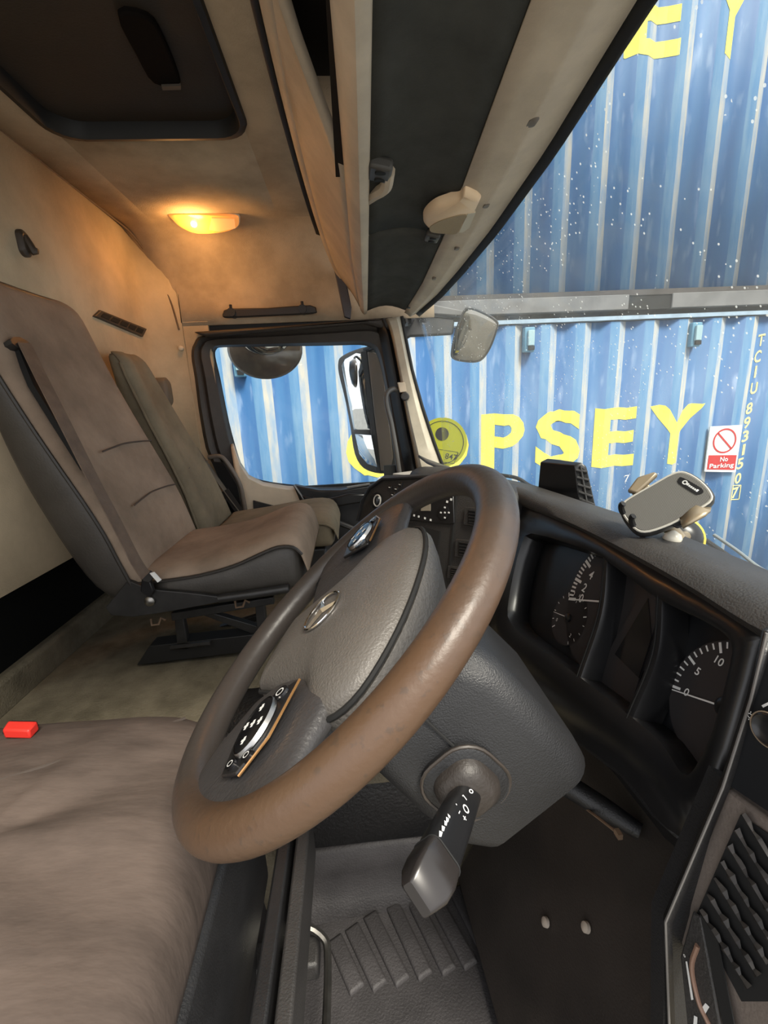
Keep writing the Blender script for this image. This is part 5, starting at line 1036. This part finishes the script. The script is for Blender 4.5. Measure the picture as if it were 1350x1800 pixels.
# side arms, feet, ball joint, suction foot
mb = MB(); q = [hp(*p, 0.006) for p in ((1102, 862), (1120, 838), (1150, 828), (1157, 832), (1142, 846), (1120, 866))]; mb.prism(q, -HN * 0.012); mb.prism([hp(*p, -0.002) for p in ((1108, 862), (1136, 846), (1146, 855), (1114, 872))], -HN * 0.008); obj('clamp_arm', mb, gold, ph, bevel=0.003)
mb = MB(); mb.grid([[hp(*p, h) for p in ((1195, 908), (1222, 892), (1250, 894))] for h in (0.0,)] + [[hp(*p, 0.004) for p in ((1197, 915), (1224, 890), (1249, 899))], [hp(*p, 0.016) for p in ((1198, 922), (1222, 905), (1246, 900))], [hp(*p, 0.020) for p in ((1200, 928), (1218, 918), (1240, 906))]]); obj('clamp_arm', mb, gold, ph, solid=0.004, smooth=60)
mb = MB(); mb.prism([hp(*p, -0.006) for p in ((1172, 920), (1196, 905), (1202, 926), (1190, 930))], HN * 0.004); obj('arm_slide', mb, black_s, ph, bevel=0.002)
for x, y in ((1096, 893), (1114, 915)):
    mb = MB(); mb.tube(smoothopen([hp(x + 6, y + 14, -0.004), hp(x - 2, y + 6, 0.004), hp(x - 4, y - 4, 0.014), hp(x, y - 8, 0.018)]), 0.0045, 8); obj('support_foot', mb, black_s, ph)
mb = MB(); mb.tube([hp(1160, 905, -0.014), hp(1176, 925, -0.035), hp(1190, 945, -0.05)], [0.012, 0.010, 0.012], 12); obj('ball_neck', mb, gold, ph)
mb = MB(); P = hp(1182, 946, -0.035); mb.loft([[P + V((r * math.cos(a), r * math.sin(a), h)) for a in [2 * math.pi * k / 14 for k in range(14)]] for r, h in ((0.003, -0.012), (0.011, -0.006), (0.013, 0.0), (0.011, 0.006), (0.003, 0.012))]); obj('clamp_nut', mb, mat('nut_cream', (0.70, 0.66, 0.55), 0.3), ph, smooth=180)
sf = V((-0.35, -0.85, 0.4)).normalized(); u, v, N = frame(sf); P = at(1200, 944, Y=0.665)
mb = MB(); disc(mb, P, ((0.030, -0.012), (0.032, -0.004), (0.026, 0.006), (0.012, 0.012)), 28); sc_ = obj('suction_foot', mb, black_s, ph, smooth=60)
mb = MB(); disc(mb, P - N * 0.012, ((0.036, -0.004), (0.038, 0.0), (0.034, 0.004)), 28); obj('suction_ring', mb, amberplate, sc_, smooth=60)
mb = MB(); mb.tube([P + N * 0.01, P.lerp(hp(1182, 946, -0.035), 0.5), hp(1182, 946, -0.035)], 0.009, 10); obj('mount_arm', mb, gold, ph)
# black box with a slatted face
bx = thing('dash_unit', at(995, 860, Y=0.98), 'black plastic box with a slatted face standing on the dash top', 'device')
BN = V((-0.30, -0.95, 0.12)).normalized(); BP = at(1022, 865, Y=0.95)
def bq(x, y, d=0.0): return onpl(x, y, BP + BN * d, BN)
f0 = [(1018, 818), (1030, 818), (1040, 850), (1051, 908), (1040, 902), (1022, 893), (1016, 850)]
f0 = [bq(*p) for p in ((1012, 816), (1030, 816), (1037, 835), (1052, 915), (1030, 908), (1020, 890))]
b0 = [at(*p, Y=1.10) for p in ((952, 816), (965, 807), (1005, 808), (1000, 890), (962, 880), (944, 850))]
fA = [bq(*p) for p in ((1008, 818), (1022, 813), (1031, 820), (1052, 912), (1034, 912), (1016, 894))]
bA = [at(*p, Y=1.06) for p in ((950, 812), (962, 806), (985, 808), (1002, 905), (975, 890), (946, 858))]
mb = MB(); ccf = sum(fA, V()) / 6; mb.loft([[p + (sum(bA, V()) / 6 - p) * 0.12 - BN * 0.01 for p in bA], bA, fA, [ccf + (p - ccf) * 0.9 + BN * 0.003 for p in fA]]); ub = obj('unit_body', mb, black_s, bx, bevel=0.012, smooth=40, seg=4)
mb = MB(); mb.prism([ccf + (p - ccf) * 0.82 + BN * 0.0035 for p in fA], BN * 0.0006); obj('unit_face', mb, deep, bx)
for k in range(6):
    t = 0.1 + 0.16 * k; a_ = fA[0].lerp(fA[5], t); b_ = fA[2].lerp(fA[3], t); a_ = a_.lerp(b_, 0.10); b_ = a_.lerp(b_, 0.92)
    mb = MB(); mb.tube([a_ + BN * 0.006, b_ + BN * 0.006], 0.0028, 6); obj('slat', mb, dgrey, bx)
mb = MB(); a_ = fA[0].lerp(fA[2], 0.5); b_ = fA[5].lerp(fA[3], 0.5); mb.tube([a_ + BN * 0.006, b_ + BN * 0.006], 0.0025, 6); obj('slat_post', mb, dgrey, bx)
mb = MB(); P = sum(bA, V()) / 6; mb.box((P.x, P.y + 0.0, 0.945), (0.05, 0.06, 0.03)); obj('unit_foot', mb, black, bx, bevel=0.006)
# round yellow disc on the glass by the pillar
yd = thing('disc_sticker', at(776, 775, Y=2.035), 'round yellow paper disc with black dot, ring line and number 847 inside the windscreen corner', 'sticker')
SN = V((-0.25, -1, 0.05)).normalized(); SP = at(776, 775, Y=2.035); su_, sv2, _ = frame(SN)
def sq(x, y, d=0.0): return onpl(x, y, SP + SN * d, SN)
Rd = (sq(820, 775) - sq(776, 775)).length
def ring_(c, r, n=40): return [c + su_ * (r * math.cos(2 * math.pi * k / n)) + sv2 * (r * math.sin(2 * math.pi * k / n)) for k in range(n)]
ym = bpy.data.materials.new('yellow_paper'); ym.use_nodes = True; nt_ = ym.node_tree; tl_ = nt_.nodes.new('ShaderNodeBsdfTranslucent'); tl_.inputs['Color'].default_value = (0.9, 0.82, 0.10, 1); df_ = nt_.nodes.new('ShaderNodeBsdfDiffuse'); df_.inputs['Color'].default_value = (0.9, 0.82, 0.10, 1); mx_ = nt_.nodes.new('ShaderNodeMixShader'); mx_.inputs[0].default_value = 0.8
nt_.links.new(df_.outputs[0], mx_.inputs[1]); nt_.links.new(tl_.outputs[0], mx_.inputs[2]); nt_.links.new(mx_.outputs[0], nt_.nodes['Material Output'].inputs['Surface'])
mb = MB(); mb.add(ring_(sq(777, 778), Rd * 1.0), [tuple(range(40))]); obj('disc', mb, ym, yd)
mb = MB(); mb.grid([ring_(sq(777, 778, 0.002), Rd * 0.87), ring_(sq(777, 778, 0.002), Rd * 0.84)], True); mb.add(ring_(sq(777, 763, 0.002), Rd * 0.27, 24), [tuple(range(24))])
for x0, y0, x1, y1 in ((765, 789, 805, 795), (769, 811, 798, 815), (798, 815, 805, 795), (802, 808, 806, 796)):
    p, q = sq(x0, y0, 0.002), sq(x1, y1, 0.002); e_ = SN.cross((q - p).normalized()) * 0.0012; mb.add([p - e_, p + e_, q + e_, q - e_], [(0, 1, 2, 3)])
d1 = (sq(798, 805) - sq(775, 801)).normalized(); d2 = SN.cross(d1); d2 = d2 if d2.z > 0 else -d2
text(mb, '847', sq(793, 803, 0.002), d1, d2, Rd * 0.24); obj('disc_print', mb, mat('black_ink', (0.03, 0.03, 0.03), 0.7), yd)

# ================================================================== outside mirrors and wiper
hm = mat('mirror_housing_grey', (0.050, 0.050, 0.050), 0.4, var=0.2)
fmr = thing('front_mirror', at(835, 590, Y=2.25), 'rounded grey close-view mirror on an arm outside the top corner of the windscreen', 'mirror')
MY = 2.22
mo_ = smoothclosed([at(*p, Y=MY) for p in ((812, 548), (835, 550), (868, 566), (871, 582), (864, 612), (850, 632), (825, 634), (800, 628), (796, 612), (800, 580))], 4); mc = sum(mo_, V()) / len(mo_); mo_ = [mc + V(((p.x - mc.x), -(p.z - mc.z) * 0.55, (p.z - mc.z) * 1.0)) for p in mo_]
back = V((0.02, 0.06, 0.02)); MN = V((0.05, -1, -0.55)).normalized()
mb = MB(); mb.loft([[mc + (p - mc) * 0.55 + back for p in mo_], [mc + (p - mc) * 0.92 + back * 0.6 for p in mo_], [mc + (p - mc) * 1.03 for p in mo_], [mc + (p - mc) * 1.0 + MN * 0.006 for p in mo_], [mc + (p - mc) * 0.95 + MN * 0.004 for p in mo_]], cap=True); obj('mirror_housing', mb, hm, fmr, smooth=60)
mb = MB(); mb.loft([[mc + (p - mc) * s + MN * h for p in mo_] for s, h in ((0.95, 0.002), (0.93, 0.005), (0.6, 0.009), (0.2, 0.011))]); obj('mirror_glass', mb, mat('front_mirror_glass', (0.36, 0.33, 0.28), 0.05, metal=1.0), fmr, smooth=180)
mb = MB(); mb.prism([at(*p, Y=2.20) for p in ((706, 556), (738, 538), (760, 538), (815, 548), (808, 570), (800, 568), (756, 560), (752, 553), (795, 590), (720, 592), (708, 580))], (0, 0.03, 0)); 
mb = MB(); mb.prism([at(*p, Y=2.20) for p in ((730, 540), (758, 534), (826, 548), (812, 556), (756, 552))], (0, 0.04, 0)); obj('mirror_arm', mb, railgrey, fmr, bevel=0.006)
mb = MB(); mb.prism([at(*p, Y=2.215) for p in ((704, 560), (735, 552), (800, 560), (797, 588), (722, 592), (712, 598))], (0, 0.03, 0)); obj('arm_cover', mb, hm, fmr, bevel=0.01)
mb = MB(); P = at(748, 543, Y=2.19); u, v, N = frame((0, -1, 0)); disc(mb, P, ((0.026, -0.02), (0.026, 0.004), (0.020, 0.008)), 20); mb2 = MB(); mb2.tube([at(722, 560, Y=2.22), at(712, 566, Y=2.08), at(706, 566, Y=2.0)], 0.02, 8); obj('arm_root', mb2, hm, fmr)
obj('pivot_cap', mb, mat('pivot_pale', (0.55, 0.54, 0.50), 0.4), fmr, smooth=40)
wmirror = mat('wing_mirror_glass', (0.85, 0.87, 0.88), 0.02, metal=1.0)
# big wing mirror outside the door window
wm = thing('wing_mirror', at(650, 720, Y=2.35), 'tall dark two-pane wing mirror outside the passenger window', 'mirror')
WY = 2.32
ow = smoothclosed([at(*p, Y=WY) for p in ((594, 634), (600, 624), (625, 614), (655, 612), (672, 640), (682, 700), (692, 800), (690, 822), (668, 830), (640, 824), (624, 800), (616, 752), (606, 700), (595, 655))], 3); wc = sum(ow, V()) / len(ow)
def wsh(p): return V((p.x, p.y - (p.x - wc.x) * 0.75, p.z))
ow = [wsh(p) for p in ow]
mb = MB(); mb.loft([[wc + (p - wc) * 0.7 + V((0.05, 0.10, 0)) for p in ow], [wc + (p - wc) * 0.95 + V((0.01, 0.05, 0)) for p in ow], ow, [wc + (p - wc) * 0.96 + V((0, -0.006, 0)) for p in ow]], cap=True); obj('mirror_housing', mb, hm, wm, smooth=50)
pn = [wsh(at(*p, Y=WY - 0.012)) for p in ((600, 640), (606, 629), (626, 620), (634, 622), (644, 680), (650, 755), (622, 756), (612, 705))]
mb = MB(); pnc = sum(pn, V()) / len(pn); pn = [V((p.x, p.y - 0.0, p.z)) for p in pn]; mb.loft([[p for p in pn], [pnc + (p - pnc) * 0.97 + V((0.0, -0.004, 0)) for p in pn]]); obj('main_glass', mb, wmirror, wm)
pn = [wsh(at(*p, Y=WY - 0.012)) for p in ((624, 764), (652, 764), (662, 818), (646, 815), (632, 800))]
mb = MB(); pnc = sum(pn, V()) / len(pn); pn = [V((p.x, p.y - (p.x - pnc.x) * 0.32 - 0.012, p.z)) for p in pn]; mb.loft([[p for p in pn], [pnc + (p - pnc) * 0.96 + V((0.0, -0.004, 0)) for p in pn]]); obj('lower_glass', mb, wmirror, wm)
mb = MB(); mb.prism([wsh(at(*p, Y=WY - 0.016)) for p in ((634, 618), (644, 616), (668, 830), (660, 828))], (0, 0.02, 0)); obj('mirror_spine', mb, black, wm, bevel=0.003)
mb = MB(); mb.prism([wsh(at(*p, Y=WY - 0.014)) for p in ((645, 618), (668, 625), (688, 800), (684, 824), (668, 826))], (0, 0.012, 0)); obj('mirror_back_panel', mb, mat('mirror_brown_shell', (0.13, 0.105, 0.085), 0.25, coat=0.4), wm, bevel=0.004)
mb = MB(); mb.tube([at(670, 828, Y=WY), at(690, 826, Y=2.2), at(706, 820, Y=2.12)], 0.012, 8); mb.tube([at(640, 616, Y=WY), at(665, 606, Y=2.2), at(684, 600, Y=2.12)], 0.012, 8); obj('mirror_bracket', mb, black, wm)
# kerb mirror over the window
km = thing('kerb_mirror', at(465, 625, Y=2.30), 'round dark kerb-view mirror hanging above the passenger window', 'mirror')
kc = at(466, 614, Y=2.27)
def kr(rx, rz, dy, n=36): return [kc + V((rx * math.cos(2 * math.pi * k / n), dy, rz * math.sin(2 * math.pi * k / n))) for k in range(n)]
mb = MB(); mb.loft([kr(0.05, 0.04, 0.10), kr(0.13, 0.105, 0.085), kr(0.175, 0.135, 0.03), kr(0.178, 0.138, 0.0), kr(0.165, 0.125, -0.012)]); obj('mirror_shell', mb, mat('kerb_shell_brown', (0.10, 0.075, 0.055), 0.2, coat=0.6, var=0.3, vscale=12), km, smooth=60)
mb = MB(); mb.loft([[p + V((0.01, 0, 0.045)) for p in r] for r in (kr(0.115, 0.072, -0.012), kr(0.112, 0.070, -0.016), kr(0.07, 0.04, -0.024), kr(0.02, 0.012, -0.027))]); obj('mirror_glass', mb, mirror_m, km, smooth=180)
mb = MB(); mb.tube([kc + V((0, 0.06, 0.05)), kc + V((0, -0.02, 0.20)), kc + V((0, -0.12, 0.17)), kc + V((0, -0.19, 0.10))], 0.02, 8); obj('mirror_arm', mb, hm, km)
# wiper outside the glass
wi = thing('wiper', wsp(0.55, 0.96, 0.03), 'black wiper blade lying along the bottom of the windscreen outside', 'wiper')
def wo(x, y, o=0.035): # a point just outside the glass
    d = ray(x, y); best = None
    for i in range(60):
        for j in range(14):
            p = wsp(0.2 + 1.75 * i / 59, 0.70 + 0.3 * j / 13, o); e = (p - EYE).normalized().dot(d.normalized())
            if best is None or e > best[0]: best = (e, p)
    return best[1]
wpts = [wo(1240, 948), wo(1275, 972), wo(1310, 1008), wo(1338, 1040)]
mb = MB(); mb.tube(smoothopen(wpts), 0.006, 8); obj('blade', mb, rubber, wi)
mb = MB(); mb.tube(smoothopen([p + V((0.02, 0, 0.012)) for p in wpts]), 0.004, 8); obj('wiper_arm', mb, mat('wiper_grey', (0.20, 0.23, 0.24), 0.4), wi)
w2 = thing('wiper', wsp(1.5, 0.96, 0.03), 'black wiper at the glass foot just behind the top of the steering wheel rim', 'wiper')
mb = MB(); mb.tube(smoothopen([wo(880, 832), wo(905, 838), wo(930, 852), wo(950, 866)]), 0.008, 8); obj('blade', mb, rubber, w2)

bpy.context.view_layer.update()
